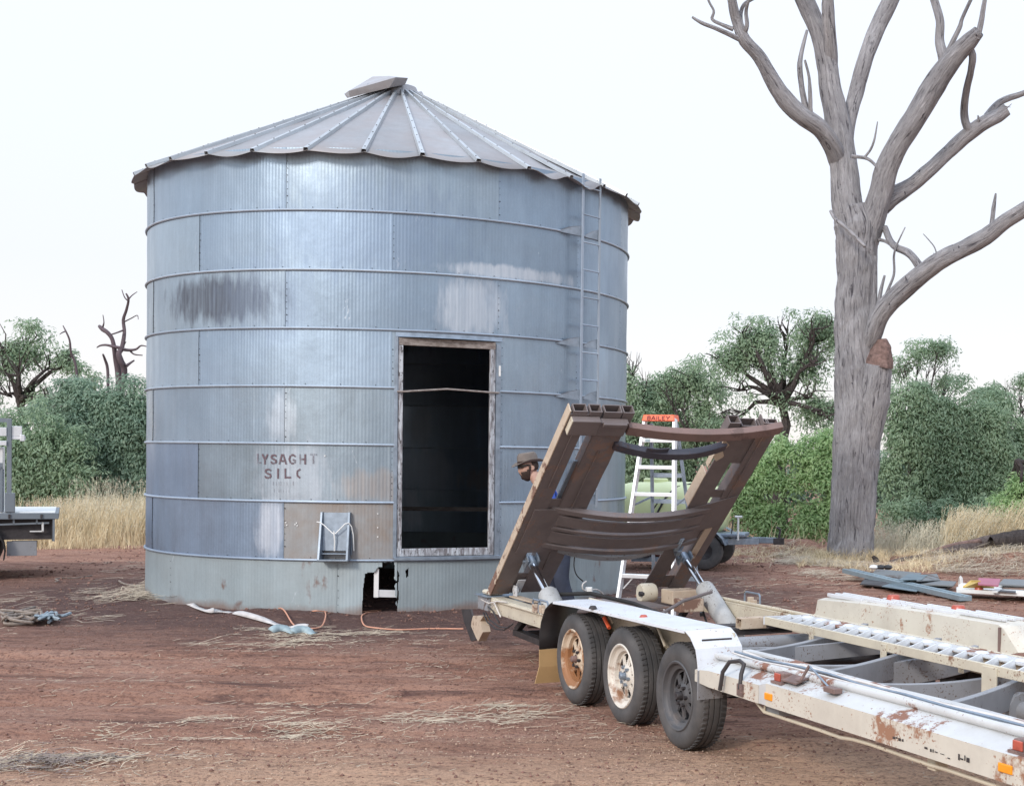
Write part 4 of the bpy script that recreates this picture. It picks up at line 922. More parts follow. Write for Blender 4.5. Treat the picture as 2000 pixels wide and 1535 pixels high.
# hinge gear at the tail
tobj('hinge_drum', MB().lathe([(.001,-.07),(.075,-.07),(.085,-.05),(.085,.05),(.075,.07),(.001,.07)], (-3.02, 1.52, .52), 'y', 22), 'cream', smooth=True)
tobj('hinge_drum', MB().lathe([(.001,-.02),(.022,-.02),(.022,.02),(.001,.02)], (-2.96, 1.44, .52), 'y', 12), 'darksteel', smooth=True)
tobj('hinge_ear', MB().box(-3.30,-3.22,.41,.42,.50,.60).tube([(-3.26,.40,.56),(-3.26,.44,.56)],.025,12), 'fender_top')
tobj('packing_block', MB().box(-2.95, -2.72, 1.62, 1.90, .44, .56), 'brown_worn', bev=0.008)
tobj('packing_block', MB().box(-2.45, -2.32, 1.50, 1.72, .42, .53), 'brown_worn', bev=0.008)
tobj('floor_plate', MB().box(-3.3, -2.5, .37, 1.5, .435, .455), 'brown', bev=0.004)
tobj('rest_plate', MB().box(-3.30, -2.75, .375, .46, .500, .512), 'brown_worn', bev=0.003)
tobj('black_hose', MB().tube([(-2.75, .40, .47), (-2.6, .5, .58), (-2.3, .7, .61), (-1.9, .9, .56), (-1.6, 1.0, .50)], .016, 8), 'black', smooth=True)
tobj('drag_bar', MB().tube([(-1.7, 1.05, .50), (-1.95, 1.35, .56), (-2.15, 1.70, .60)], .014, 8), 'brown', smooth=True)

# ------------------------------------------------------------------ bed saddles, walkway and its posts
def bedsaddle(s0, s1, t0, t1, dep, h, mat, name='bed_saddle', th=.045, sgn=1, ztop=.545):
    mb = MB(); rings = []
    for i in range(15):
        f = i/14; x = s0+(s1-s0)*f; y = t0+(t1-t0)*f; z = ztop - dep*(1-(2*f-1)**2)
        d = Vector((s1-s0, t1-t0, 0)).normalized(); nn = Vector((-d.y, d.x, 0))*th/2; p = Vector((x, y, z))
        rings.append([p-nn, p+nn, p+nn-Vector((0,0,h)), p-nn-Vector((0,0,h))])
    mb.add([q for r_ in rings for q in r_], [(i*4+j, (i+1)*4+j, (i+1)*4+(j+1) % 4, i*4+(j+1) % 4) for i in range(14) for j in range(4)]+[(0,1,2,3), tuple(14*4+j for j in (3,2,1,0))])
    return tobj(name, mb, mat, bev=0.004)
for s_ in (1.02, 1.78, 3.05, 4.2):
    bedsaddle(s_, s_+.05, .33, 1.93, .075, .15, 'greysteel')
for s_ in (.75, 1.62, 2.75):
    bedsaddle(s_, s_-.95, .33, 1.93, .035, .14, 'greysteel')
tobj('bed_saddle', MB().sweep([(.35,.33,.50),(.35,1.0,.475),(.35,1.93,.50)], [(-.02,-.08),(.02,-.08),(.02,.02),(-.02,.02)]), 'greysteel')
tobj('winch_drum', MB().lathe([(.001,-.16),(.10,-.16),(.10,-.12),(.055,-.12),(.055,.12),(.10,.12),(.10,.16),(.001,.16)], (2.35, 1.35, .36), 'x', 24), 'greysteel', smooth=True)
WZ, WT0, WT1 = .585, 1.30, 1.66
tobj('walkway_rail', MB().box(-.52, 5.2, WT0-.012, WT0+.012, WZ-.055, WZ), 'cream', bev=0.002)
tobj('walkway_rail', MB().box(-.52, 5.2, WT1-.012, WT1+.012, WZ-.055, WZ), 'cream', bev=0.002)
tobj('walkway_end', MB().box(-.54, -.52, WT0-.012, WT1+.012, WZ-.055, WZ), 'fender_top')
cl = None
for k in range(38):
    s_ = -.47+k*.145
    m = MB().hexa([(s_+.085, WT0+.014, WZ-.050), (s_+.095, WT0+.018, WZ-.050), (s_+.018, WT0+.175, WZ-.050), (s_+.008, WT0+.171, WZ-.050), (s_+.072, WT0+.014, WZ-.002), (s_+.082, WT0+.018, WZ-.002), (s_-.004, WT0+.175, WZ+.014), (s_-.014, WT0+.171, WZ+.014)])
    if cl is None: cl = tobj('cleat', m, 'alu')
    else:
        c = copyo(cl, trailer); c.location = (k*.145, 0, random.uniform(-.002, .002))
tobj('tread_plate', MB().box(-.51, 5.2, WT0+.18, WT1-.013, WZ-.012, WZ-.004), 'white_paint')
bp = None
for k in range(30):
    m = MB().lathe([(.001,.012),(.03,.010),(.045,.0)], (-.40+.0, WT0+.27, WZ-.004), 'z', 10)
    if bp is None: bp = tobj('tread_bump', m, 'fender_top', smooth=True)
    else: c = copyo(bp, trailer); c.location = (k*.18, 0, 0)
for s_, w_ in ((.10, .05), (.95, .06), (1.95, .13), (2.9, .06)):
    tobj('walkway_post', MB().box(s_, s_+w_, WT0-.022, WT0-.012, WZ-.19, WZ-.01), 'cream', bev=0.002)
    tobj('walkway_post', MB().box(s_+.3, s_+.3+w_*.8, WT1-.012, WT1-.002, WZ-.17, WZ-.01), 'cream', bev=0.002)
tobj('brace_tube', MB().tube([(3.3, .5, .50), (2.2, 1.5, .47)], .014, 8), 'greysteel', smooth=True)
tobj('front_beam', MB().box(5.9, 6.0, .0, 2.3, .40, .54), 'cream', bev=0.006)
tobj('deck_strip', MB().box(-1.05, 5.0, 1.86, 1.935, .500, .512), 'cream', bev=0.003)
# ------------------------------------------------------------------ person behind the cradle
def build_person():
    Y0 = 13.75
    def P(x, y, dy=0.0): return Vector(at(x, y, Y0+dy))
    pel = P(1094, 1042); chest = P(1064, 966); neck0 = P(1050, 943); headc = P(1032, 913)
    J = {'pel': (pel, .135, .115), 'waist': (P(1082, 1010), .125, .105), 'chest': (chest, .150, .120), 'nk': (P(1054, 946), .070, .065), 'nk2': (P(1044, 931), .056, .056), 'hd': (P(1038, 920), .06, .06),
         'sL': (P(1068, 957, -.19), .060, .060), 'eL': (P(1083, 1010, -.27), .046, .046), 'wL': (P(1054, 1047, -.28), .030, .028), 'hL': (P(1046, 1056, -.27), .034, .022),
         'sR': (P(1060, 957, .19), .060, .060), 'eR': (P(1070, 1008, .26), .046, .046), 'wR': (P(1040, 1040, .22), .030, .028), 'hR': (P(1031, 1048, .20), .034, .022),
         'lL': (P(1097, 1055, -.10), .095, .095), 'kL': (P(1096, 1135, -.14), .066, .066), 'aL': (P(1121, 1200, -.12), .045, .045), 'tL': (P(1104, 1218, -.16), .042, .032),
         'lR': (P(1092, 1055, .10), .095, .095), 'kR': (P(1072, 1130, .14), .066, .066), 'aR': (P(1072, 1206, .14), .045, .045), 'tR': (P(1050, 1216, .12), .042, .032)}
    E = [('pel','waist'),('waist','chest'),('chest','nk'),('nk','nk2'),('nk2','hd'),('chest','sL'),('sL','eL'),('eL','wL'),('wL','hL'),('chest','sR'),('sR','eR'),('eR','wR'),('wR','hR'),
         ('pel','lL'),('lL','kL'),('kL','aL'),('aL','tL'),('pel','lR'),('lR','kR'),('kR','aR'),('aR','tR')]
    person = empty('person', (pel.x, pel.y, 0))
    tag(person, 'man in a wide grey-brown hat, sunglasses and blue shirt bending behind the tipped cradle', 'person')
    org = Vector((pel.x, pel.y, 0))
    def skin(name, keys, grow, mat, root):
        me = bpy.data.meshes.new(name); ks = [k for k in J if k in keys]
        me.from_pydata([J[k][0]-org for k in ks], [(ks.index(a), ks.index(b)) for a, b in E if a in keys and b in keys], [])
        o = bpy.data.objects.new(name, me); COL.objects.link(o)
        md = o.modifiers.new('s', 'SKIN'); md.use_smooth_shade = True
        for i, k in enumerate(ks):
            sv = me.skin_vertices[0].data[i]; sv.radius = (J[k][1]+grow, J[k][2]+grow); sv.use_root = (k == root)
        sb = o.modifiers.new('u', 'SUBSURF'); sb.levels = 2; sb.render_levels = 2
        dg = bpy.context.evaluated_depsgraph_get(); dg.update(); m2 = bpy.data.meshes.new_from_object(o.evaluated_get(dg))
        bpy.data.objects.remove(o); m2.name = name; o = bpy.data.objects.new(name, m2); COL.objects.link(o)
        m2.materials.clear(); m2.materials.append(M[mat]); m2.shade_smooth(); o.parent = person; return o
    body = skin('body', list(J), 0, 'skin', 'pel')
    # head, ears, nose and fingers joined into the one body mesh
    f = Vector((-.86, -.46, -.16)).normalized(); up = Vector((-.10, 0, 1)); up = (up - f*up.dot(f)).normalized(); rt = f.cross(up)
    hc = headc - org
    def H(a, b, c): return hc + f*a + rt*b + up*c
    hm = MB(); rings = []
    for i in range(17):
        ph = math.pi*i/16; row = []
        for j in range(24):
            th = 2*math.pi*j/24; a = math.sin(ph)*math.cos(th); b = math.sin(ph)*math.sin(th); c = math.cos(ph)
            aa, bb, cc = a*.095, b*.074, c*.122
            if c < 0: bb *= 1+.28*c; aa = aa*(1+.22*c) + .022*(-c)
            if a > .6:
                if abs(b) < .22 and -.25 < c < .12: aa += .024*(1-abs(b)/.22)*(1-abs(c+.12)/.22 if abs(c+.12) < .22 else 0)      # nose
                if abs(b) > .18 and .02 < c < .25: aa -= .010                                                                   # eye sockets
                if abs(b) < .4 and -.50 < c < -.38: aa += .006                                                                    # mouth
                if c < -.62: aa += .008                                                                                          # chin
            row.append(H(aa, bb, cc))
        rings.append(row+[row[0]])
    hm.grid(rings)
    for sgn in (-1, 1): hm.lathe([(.001,-.006),(.020,-.006),(.026,.0),(.020,.007),(.010,.002),(.001,.002)], H(-.012, sgn*.074, -.008), 'y', 10)
    for hk, wk in (('hL','wL'),('hR','wR')):
        h = J[hk][0]-org; d = (J[hk][0]-J[wk][0]).normalized(); s_ = d.cross(Vector((0,0,1))).normalized(); dn = Vector((0,0,-1))
        for q, ln in ((-.022,.062),(-.007,.072),(.008,.068),(.022,.052)):
            b0 = h + s_*q; hm.tube([b0, b0+d*ln*.5+dn*.006, b0+d*ln*.8+dn*.024, b0+d*ln*.85+dn*.042], [.0095,.009,.008,.006], 6)
        hm.tube([h-d*.02+s_*.026, h+s_*.045+dn*.012, h+d*.03+s_*.048+dn*.022], [.011,.010,.007], 6)
    tmp = obj('tmp', hm, M['skin'], person, True)
    import bmesh
    bm = bmesh.new(); bm.from_mesh(body.data); bm.from_mesh(tmp.data); bm.to_mesh(body.data); bm.free(); bpy.data.objects.remove(tmp); body.data.shade_smooth()
    skin('shirt', ['waist','chest','nk','sL','eL','sR','eR','wL','wR','pel'], .012, 'shirt', 'chest')
    skin('trousers', ['pel','lL','kL','aL','lR','kR','aR'], .014, 'trousers', 'pel')
    for k in ('L', 'R'):
        t_ = J['t'+k][0]-org; a_ = J['a'+k][0]-org; d = Vector((t_.x-a_.x, t_.y-a_.y, 0)).normalized(); c = Vector((a_.x, a_.y, 0))
        obj('boot', MB().sweep([c-d*.06+Vector((0,0,.05)), c+Vector((0,0,.055)), c+d*.10+Vector((0,0,.045)), c+d*.19+Vector((0,0,.030)), c+d*.215+Vector((0,0,.022))],
            [[(-w_,-.5*h_),(w_,-.5*h_),(w_*.9,.5*h_),(-w_*.9,.5*h_)] for w_, h_ in ((.036,.10),(.046,.13),(.050,.085),(.044,.055),(.025,.035))]), M['beard'], person, True, bev=.01)
    # beard, hair, glasses, hat
    def shell(name, cond, off, mat):
        mb = MB(); R = []
        for i in range(21):
            ph = math.pi*i/20
            for j in range(32):
                pass
        vs = []; ids = {}; fs = []
        for i in range(25):
            for j in range(33):
                ph = math.pi*i/24; th = -math.pi+2*math.pi*j/32; a = math.sin(ph)*math.cos(th); b = math.sin(ph)*math.sin(th); c = math.cos(ph)
                aa, bb, cc = a*(.095+off), b*(.074+off), c*(.122+off)
                if c < 0: bb *= 1+.28*c; aa = aa*(1+.22*c)+.022*(-c)
                if a > .6 and c < -.62: aa += .010
                vs.append(H(aa, bb, cc)); ids[i, j] = len(vs)-1
                R.append((a, b, c))
        for i in range(24):
            for j in range(32):
                q = [ids[i, j], ids[i+1, j], ids[i+1, j+1], ids[i, j+1]]
                if all(cond(*[(x_) for x_ in (sum(((math.sin(math.pi*ii/24)*math.cos(-math.pi+2*math.pi*jj/32)), 0) for _ in (0,)) if False else (math.sin(math.pi*ii/24)*math.cos(-math.pi+2*math.pi*jj/32), math.sin(math.pi*ii/24)*math.sin(-math.pi+2*math.pi*jj/32), math.cos(math.pi*ii/24)))]) for ii, jj in ((i, j), (i+1, j+1))): fs.append(q)
        mb.add(vs, fs); return obj(name, mb, M[mat], person, True, solid=0.006)
    shell('beard', lambda a, b, c: (c < -.22 and a > -.15 and not (a > .75 and -.56 < c < -.38 and abs(b) < .3)) or (-.3 < c < .15 and -.12 < a < .22), .007, 'beard')
    shell('hair', lambda a, b, c: (c > -.35 and a < -.05) or c > .45, .006, 'beard')
    obj('sunglasses', MB().sweep([H(.00, -.080, .026), H(.055, -.074, .026), H(.090, -.050, .024), H(.101, -.012, .022), H(.101, .012, .022), H(.090, .050, .024), H(.055, .074, .026), H(.00, .080, .026)],
        [[(-.003, -h_), (.003, -h_), (.003, h_*.8), (-.003, h_*.8)] for h_ in (.004, .010, .020, .013, .013, .020, .010, .004)], up=tuple(up)), M['glass'], person, True)
    hat = MB(); rows = []
    for (r, z, k) in ((.135, .052, .30), (.120, .050, .22), (.092, .056, .05), (.084, .062, 0), (.081, .115, 0), (.074, .148, 0), (.060, .156, 0), (.030, .146, 0), (.001, .143, 0)):
        row = []
        for j in range(33):
            th = 2*math.pi*j/32; a = math.cos(th); b = math.sin(th); zz = z + k*.13*(b*b) - k*.05*(a > 0)*a
            row.append(H(a*r*1.22-.004, b*r*1.0, zz - .010 + (-.012*(1-abs(b)) if .14 < z < .15 else 0)))
        rows.append(row)
    hat.grid(rows[::-1]); ho = obj('hat', hat, M['hat'], person, True, solid=0.004)
    obj('hat_band', MB().grid([[H(math.cos(2*math.pi*j/32)*r*1.22-.004, math.sin(2*math.pi*j/32)*r, z-.010) for j in range(33)] for r, z in ((.0860,.064),(.0845,.082))]), M['beard'], ho)
build_person()

# ------------------------------------------------------------------ stepladder
PSI = R_(15); sx, sy = -1.30, 14.50
sl_ = empty('stepladder', (sx, sy, G(sx, sy)), -PSI)
tag(sl_, 'tall white and aluminium stepladder with an orange top, standing right of the silo', 'stepladder')
def sobj(n, mb, m, **k): return obj(n, mb, M[m], sl_, **k)
HT = 2.10
def fr(z, sgn): k = z/HT; return Vector((sgn*(.315-.155*k), -.42+.40*k, z))
def bk(z, sgn): k = z/HT; return Vector((sgn*(.275-.14*k), .62-.54*k, z))
for sg in (-1, 1):
    sobj('rail', MB().bar(fr(.02, sg), fr(HT-.01, sg), .032, .075, (0,1,0)), 'alu', bev=.004)
    sobj('rear_leg', MB().bar(bk(.02, sg), bk(HT-.06, sg), .028, .040, (0,1,0)), 'galvsmall', bev=.003)
    sobj('foot', MB().bar(fr(.0, sg), fr(.05, sg), .045, .085, (0,1,0)), 'plastic_black', bev=.004)
    sobj('foot', MB().bar(bk(.0, sg), bk(.05, sg), .04, .05, (0,1,0)), 'plastic_black', bev=.004)
for k in range(7):
    z = .235+.275*k; a, b = fr(z, -1), fr(z, 1)
    sobj('tread', MB().box(a.x+.01, b.x-.01, a.y-.035, a.y+.055, z-.040, z), 'alu', bev=.004)
    if 0 < k < 6:
        a, b = bk(z-.10, -1), bk(z-.10, 1); sobj('rear_brace', MB().box(a.x, b.x, a.y-.008, a.y+.008, z-.125, z-.080), 'galvsmall')
for sg in (-1, 1):
    a = fr(.235-.03, sg); sobj('corner_brace', MB().bar(a+Vector((-sg*.02, 0, -.12)), a+Vector((-sg*.13, 0, 0)), .012, .012), 'alu')
    a = fr(.235+.275-.03, sg); sobj('corner_brace', MB().bar(a+Vector((-sg*.02, 0, -.12)), a+Vector((-sg*.13, 0, 0)), .012, .012), 'alu')
    sobj('spreader', MB().bar(fr(1.2, sg)+Vector((0,.03,0)), bk(1.28, sg), .006, .022), 'galvsmall')
capm = MB().hexa([(-.178,-.085,HT-.035),(.178,-.085,HT-.035),(.165,.115,HT-.035),(-.165,.115,HT-.035),(-.165,-.070,HT+.030),(.165,-.070,HT+.030),(.155,.105,HT+.030),(-.155,.105,HT+.030)])
top_ = sobj('top_cap', capm, 'orange', bev=.006)
sobj('tread_badge', MB().box(-.13, -.08, fr(1.885,-1).y-.039, fr(1.885,-1).y-.0355, 1.852, 1.878), 'strapteal')
SF = {'B': [((.1,0),(.1,1)), ((.1,.94),(.75,.94),(.85,.75),(.75,.53),(.1,.53)), ((.75,.53),(.92,.3),(.78,.06),(.1,.06))], 'A': [((.02,0),(.5,1)), ((.98,0),(.5,1)), ((.22,.32),(.78,.32))],
      'I': [((.5,0),(.5,1))], 'L': [((.12,1),(.12,.06),(.95,.06))], 'E': [((.9,.94),(.12,.94),(.12,.06),(.9,.06)), ((.12,.5),(.75,.5))], 'Y': [((.02,1),(.5,.48)), ((.98,1),(.5,.48)), ((.5,.5),(.5,0))]}
x = -.118
for c, w_ in zip('BAILEY', (.038,.044,.016,.034,.036,.044)):
    mb = MB()
    for st in SF[c]:
        for p, q in zip(st[:-1], st[1:]):
            def S3(u): z = HT-.024+u[1]*.040; yy = -.085+.015*((z-(HT-.035))/.065)-.003; return Vector((x+u[0]*w_, yy, z))
            mb.bar(S3(p), S3(q), .0035, .0085, (0,0,1)) if abs(p[0]-q[0]) > abs(p[1]-q[1])*.3 else mb.bar(S3(p), S3(q), .0085, .0035, (0,1,0))
    obj('letter', mb, M['ink'], top_); x += w_+.0068

# ------------------------------------------------------------------ small trailer carrying a poly tank
tt = empty('tank_trailer', (-1.75, 21.6, G(-1.75, 21.6)), R_(-6))
tag(tt, 'small galvanised trailer with a jockey stand, parked under the pale yellow tank', 'trailer')
def qobj(n, mb, m, **k): return obj(n, mb, M[m], tt, **k)
qobj('chassis_rail', MB().bar((-1.3,-.45,.42),(.95,-.45,.42),.05,.07), 'galvsmall'); qobj('chassis_rail', MB().bar((-1.3,.45,.42),(.95,.45,.42),.05,.07), 'galvsmall')
for s_ in (-1.2, -.3, .6, .92): qobj('cross_rail', MB().bar((s_,-.45,.43),(s_,.45,.43),.05,.06), 'galvsmall')
qobj('drawbar', MB().bar((.9,-.42,.42),(1.35,-.08,.42),.06,.09).bar((.9,.42,.42),(1.35,.08,.42),.06,.09), 'galvsmall')
qobj('drawbar_nose', MB().bar((1.25,0,.43),(1.62,0,.43),.07,.09), 'galvsmall', bev=.006)
qobj('deck_plate', MB().box(.72, 1.20, -.46, .10, .49, .55), 'galvsmall', bev=.02)
qobj('coupling', MB().box(1.58, 1.74, -.045, .045, .37, .47).tube([(1.66,0,.45),(1.68,0,.60),(1.62,0,.63)], .02, 8), 'darksteel', bev=.01)
qobj('jockey_stand', MB().tube([(1.10,-.49,.45),(1.10,-.49,.80)], .016, 8).tube([(1.05,-.49,.80),(1.16,-.49,.80)], .018, 8), 'whiteplain', smooth=True)
qobj('jockey_stand', MB().tube([(1.0,-.47,.55),(1.02,-.47,.76)], .010, 8), 'darksteel')
qobj('prop_leg', MB().tube([(.62,-.55,.02),(.60,-.50,.50)], .020, 8), 'whiteplain', smooth=True)
for sy_ in (-.62, .62):
    wh = MB().lathe([(.12,-.08),(.20,-.09),(.26,-.07),(.275,0),(.26,.07),(.20,.09),(.12,.08)], (.62, sy_+.05, .28), 'y', 28)
    wo_ = qobj('wheel', wh, 'tyre', smooth=True); obj('rim', MB().lathe([(.001,-.03),(.12,-.06),(.125,.06),(.001,.03)], (.62, sy_+.05, .28), 'y', 20), M['darksteel'], wo_, smooth=True)
    qobj('mudguard', MB().grid([[(.62+.33*math.cos(a), sy_+dy, .28+.33*math.sin(a)) for dy in (-.07, .17)] for a in np.linspace(.3, math.pi-.3, 9)]), 'galvsmall', solid=.006)
qobj('toolbox', MB().box(-1.1, -.2, -.70, -.46, .18, .40), 'darksteel', bev=.01)
tk = MB(); rows = []
for i in range(25):
    u = -1+2*i/24; row = []
    prof = (1-abs(u)**3.2)**(1/2.6) if abs(u) < 1 else 0
    for j in range(41):
        a = 2*math.pi*j/40; ca, sa = math.cos(a), math.sin(a); k = 3.0
        r = 1/((abs(ca)**k+abs(sa)**k)**(1/k)); rib = 1+.012*math.cos(u*22)
        row.append((u*.98, ca*r*.56*max(prof, .02)*rib, .44+.43+sa*r*.43*(.25+.75*prof if sa > 0 else prof)*rib*(1 if sa < 0 else 1)))
    rows.append(row)
tk.grid(rows); tank = empty('water_tank', (-1.80, 21.6, G(-1.75, 21.6)), R_(-6)); tag(tank, 'pale yellow-green rounded plastic tank strapped on the small trailer behind the stepladder', 'tank')
obj('shell', tk, M['tank'], tank, True)
obj('lid', MB().lathe([(.001,.05),(.17,.05),(.19,.03),(.19,-.03)], (-.2, 0, 1.30), 'z', 24), M['tank'], tank, True)
obj('hose', MB().tube([(-.06,-.60,.42),(-.10,-.62,.60),(-.05,-.60,.85),(.05,-.58,1.05),(.18,-.42,1.22),(.5,-.2,1.30)], .016, 8), M['black'], tank, True)
obj('hose', MB().tube([(-.12,-.60,.42),(-.17,-.63,.62),(-.11,-.61,.90),(-.02,-.58,1.05)], .010, 8), M['black'], tank, True)
pu = empty('pump', (-2.05, 21.15, .15)); tag(pu, 'rusty red pump with a cream cap beside the tank trailer wheel', 'pump')
obj('casing', MB().tube([(-.20,0,.20),(-.17,0,.20),(.30,0,.20),(.34,0,.20)], [.10,.155,.155,.08], 14), M['rustred'], pu, True)
obj('engine_block', MB().box(-.30, .55, .05, .28, .42, .58), M['darksteel'], pu, bev=.02); obj('fuel_cap', MB().tube([(-.20,-.02,.44),(-.05,-.02,.44)], .055, 12), M['cream'], pu, True)
obj('stand', MB().box(-.25,.5,-.12,.25,-.02,.05).box(.36,.40,-.14,-.10,-.12,.62).box(.50,.54,-.14,-.10,-.12,.62).box(.36,.54,-.14,-.10,.40,.45), M['galvsmall'], pu)

# ------------------------------------------------------------------ truck tray at the left edge
tr = empty('tray_truck', (-9.42, 18.1, 0), R_(27)); tag(tr, 'blue-grey tray truck with a ladder rack, only its tail showing at the left', 'truck')
def uobj(n, mb, m, **k): return obj(n, mb, M[m], tr, **k)
uobj('tray_deck', MB().box(-4.2, .02, .03, 1.9, .835, .875), 'whiteplain', bev=.004)
uobj('tray_rail', MB().box(-4.2, .06, -.02, .03, .785, .865), 'greypaint', bev=.006); uobj('tray_rail', MB().box(-4.2, .06, 1.9, 1.95, .785, .865), 'greypaint', bev=.006)
uobj('rear_rail', MB().box(.02, .06, .03, 1.9, .785, .865), 'greypaint', bev=.004)
for k in range(9): uobj('rope_hook', MB().box(-.15-k*.36, -.125-k*.36, -.035, -.02, .80, .85), 'darksteel')
uobj('tail_panel', MB().box(-.02, .0, .04, 1.88, .50, .785), 'darksteel', bev=.004)
uobj('side_panel', MB().box(-.72, -.02, .10, .14, .52, .785), 'darksteel')
uobj('tail_post', MB().box(-.01, .015, -.01, .03, .50, .785), 'greypaint')
uobj('under_rail', MB().bar((-.72,.03,.715),(-.05,.03,.735),.02,.022).box(-.46,-.44,.02,.05,.72,.785).box(-.20,-.18,.02,.05,.72,.785), 'greypaint')
uobj('plate_light', MB().box(-.135, -.11, .02, .05, .63, .745), 'whiteplain', bev=.004); uobj('plate_light', MB().box(-.27, -.11, .04, .06, .62, .635), 'whiteplain')
uobj('mud_flap', MB().box(-.53, -.19, .12, .135, .31, .50), 'greysteel', bev=.004)
uobj('tow_coupling', MB().tube([(-.24,.9,.28),(-.24,.9,.40)], .035, 10).box(-.5,-.2,.86,.94,.38,.46), 'darksteel')
uobj('chassis', MB().box(-4.2, -.6, .45, .55, .50, .68), 'darksteel'); uobj('chassis', MB().box(-4.2, -.6, 1.35, 1.45, .50, .68), 'darksteel')
uobj('subframe', MB().box(-4.2, -.3, .2, 1.7, .68, .78), 'darksteel')
for sx_, sy_ in ((-.98, .02), (-.98, 1.62), (-4.0, .02), (-4.0, 1.62)):
    wo_ = uobj('wheel', MB().lathe([(.20,.03),(.26,.0),(.33,.01),(.36,.05),(.362,.12),(.36,.19),(.33,.24),(.26,.25),(.20,.22)], (sx_, sy_, .37), 'y', 40), 'tyre', smooth=True)
    obj('rim', MB().lathe([(.001,.07),(.08,.06),(.10,.10),(.17,.09),(.19,.03),(.205,.02),(.21,.06)], (sx_, sy_, .37), 'y', 30), M['alu'], wo_, smooth=True)
uobj('mudguard', MB().grid([[(-.98+.43*math.cos(a), y_, .37+.43*math.sin(a)) for y_ in (.0, .30)] for a in np.linspace(-.25, math.pi+.2, 15)]), 'black', solid=.012)
# rack of posts
for x_ in (-.53,):
    uobj('rack_post', MB().box(x_, x_+.055, .0, .055, .87, 2.06), 'greypaint', bev=.005)
uobj('post_foot', MB().box(-.55, -.435, -.01, .06, .875, 1.12), 'greypaint', bev=.005)
uobj('rack_rail', MB().bar((-3.9,.03,2.12),(-.48,.03,2.04),.05,.05), 'greypaint')
uobj('rack_bracket', MB().box(-.475,-.36,.02,.035,1.84,1.97).box(-.475,-.32,.02,.06,1.80,1.84).box(-.38,-.33,.0,.04,1.78,1.86), 'alu', bev=.005)
uobj('rack_bracket', MB().box(-.75,-.53,-.01,.03,1.84,1.95).box(-.80,-.53,-.02,.03,1.72,1.78), 'alu', bev=.005)
uobj('mesh_guard', MB().box(-1.6,-.56,.03,.045,.88,1.42), 'galvsmall', bev=.003); uobj('side_cabinet', MB().box(-1.9,-.57,.05,.6,.88,1.70), 'whiteplain', bev=.01)
uobj('guard_frame', MB().box(-.60,-.575,.0,.03,.88,1.45).box(-1.6,-.575,.0,.03,1.42,1.50), 'greypaint')

# ------------------------------------------------------------------ dead gum
GY = 23.4; gb = at(1660, 1098, GY)
gum = empty('dead_gum_tree', (gb[0], GY, 0)); tag(gum, 'huge bare dead gum tree with grey trunk and forked leafless limbs, right of the silo', 'tree')
GO = Vector((gb[0], GY, 0))
def barktube(name, pts, mat, par, n=22, amp=.10, seed=0, dy=None, Y0=GY, org=GO, sub=5, cap=True, cup=0):
    # pts: (x, y, half width) read along the limb; dy: depth wander of each point
    P = []
    for i, (x, y, r) in enumerate(pts):
        d_ = dy[i] if dy else 0; P.append((Vector(at(x, y, Y0+d_))-org, r*(Y0+d_)/F_PX))
    Q = []; RR = []
    for i in range(len(P)-1):
        p0, p1, p2, p3 = P[max(i-1,0)], P[i], P[i+1], P[min(i+2, len(P)-1)]
        for k in range(sub):
            t = k/sub; q = 0.5*((2*p1[0])+(p2[0]-p0[0])*t+(2*p0[0]-5*p1[0]+4*p2[0]-p3[0])*t*t+(3*p1[0]-p0[0]-3*p2[0]+p3[0])*t**3)
            Q.append(q); RR.append(p1[1]+(p2[1]-p1[1])*t)
    Q.append(P[-1][0]); RR.append(P[-1][1]); m = MB().tube(Q, RR, n, caps=False)
    V = np.array(m.v); C0 = np.repeat(np.array([tuple(q) for q in Q]), n, 0); D = V-C0
    ii = np.repeat(np.arange(len(Q)), n).astype(float); jj = np.tile(np.arange(n), len(Q)).astype(float)
    ang = 2*np.pi*jj/n
    k = 1+amp*(vnoise(np.cos(ang)*1.4+seed*3.1+7, np.sin(ang)*1.4+ii*.16+5, 100+seed, 3, .6)*1.6 + vnoise(jj*1.3+seed, ii*.22+3, 200+seed, 2)*.7 - np.abs(vnoise(np.cos(ang)*3.3+seed*1.7+9, np.sin(ang)*3.3+ii*(.30/sub*5)+4, 300+seed, 3, .6))*.9 + .13)
    m.v = [tuple(v) for v in (C0+D*k[:, None])]
    L_ = len(Q); tip = Q[-1]+(Q[-1]-Q[-2])*cup; m.add([tuple(tip)], []); t0 = len(m.v)-1
    m.f += [((L_-1)*n+j, (L_-1)*n+(j+1) % n, t0) for j in range(n)]
    o = obj(name, m, M[mat], par, True, auto=False)
    ln = [0.0]
    for q0, q1 in zip(Q[:-1], Q[1:]): ln.append(ln[-1]+(q1-q0).length)
    rm = max(RR); LC = np.stack([np.cos(ang)*rm+seed*2.7, np.sin(ang)*rm, np.repeat(np.array(ln), n)+seed*1.3], 1); LC = np.vstack([LC, [[seed*2.7, 0, ln[-1]+seed*1.3]]])
    at_ = o.data.attributes.new('limb_co', 'FLOAT_VECTOR', 'POINT'); at_.data.foreach_set('vector', LC.astype(np.float32).ravel())
    return o
g_ = lambda name, pts, seed, dy=None, n=16, amp=.15, **k: barktube(name, [(a_, b_, c_*(.93 if seed != 1 else .98)) for a_, b_, c_ in pts], 'gum', gum, n, amp, seed, dy, **k)
trunk = g_('trunk', [(1659,1112,56),(1660,1090,47),(1664,1040,44),(1668,960,45),(1672,880,46),(1677,800,47),(1676,730,46),(1671,660,42),(1670,600,40),(1673,540,39),(1673,480,41),(1672,440,44),(1664,405,34)], 1, n=72, amp=.11, sub=12)
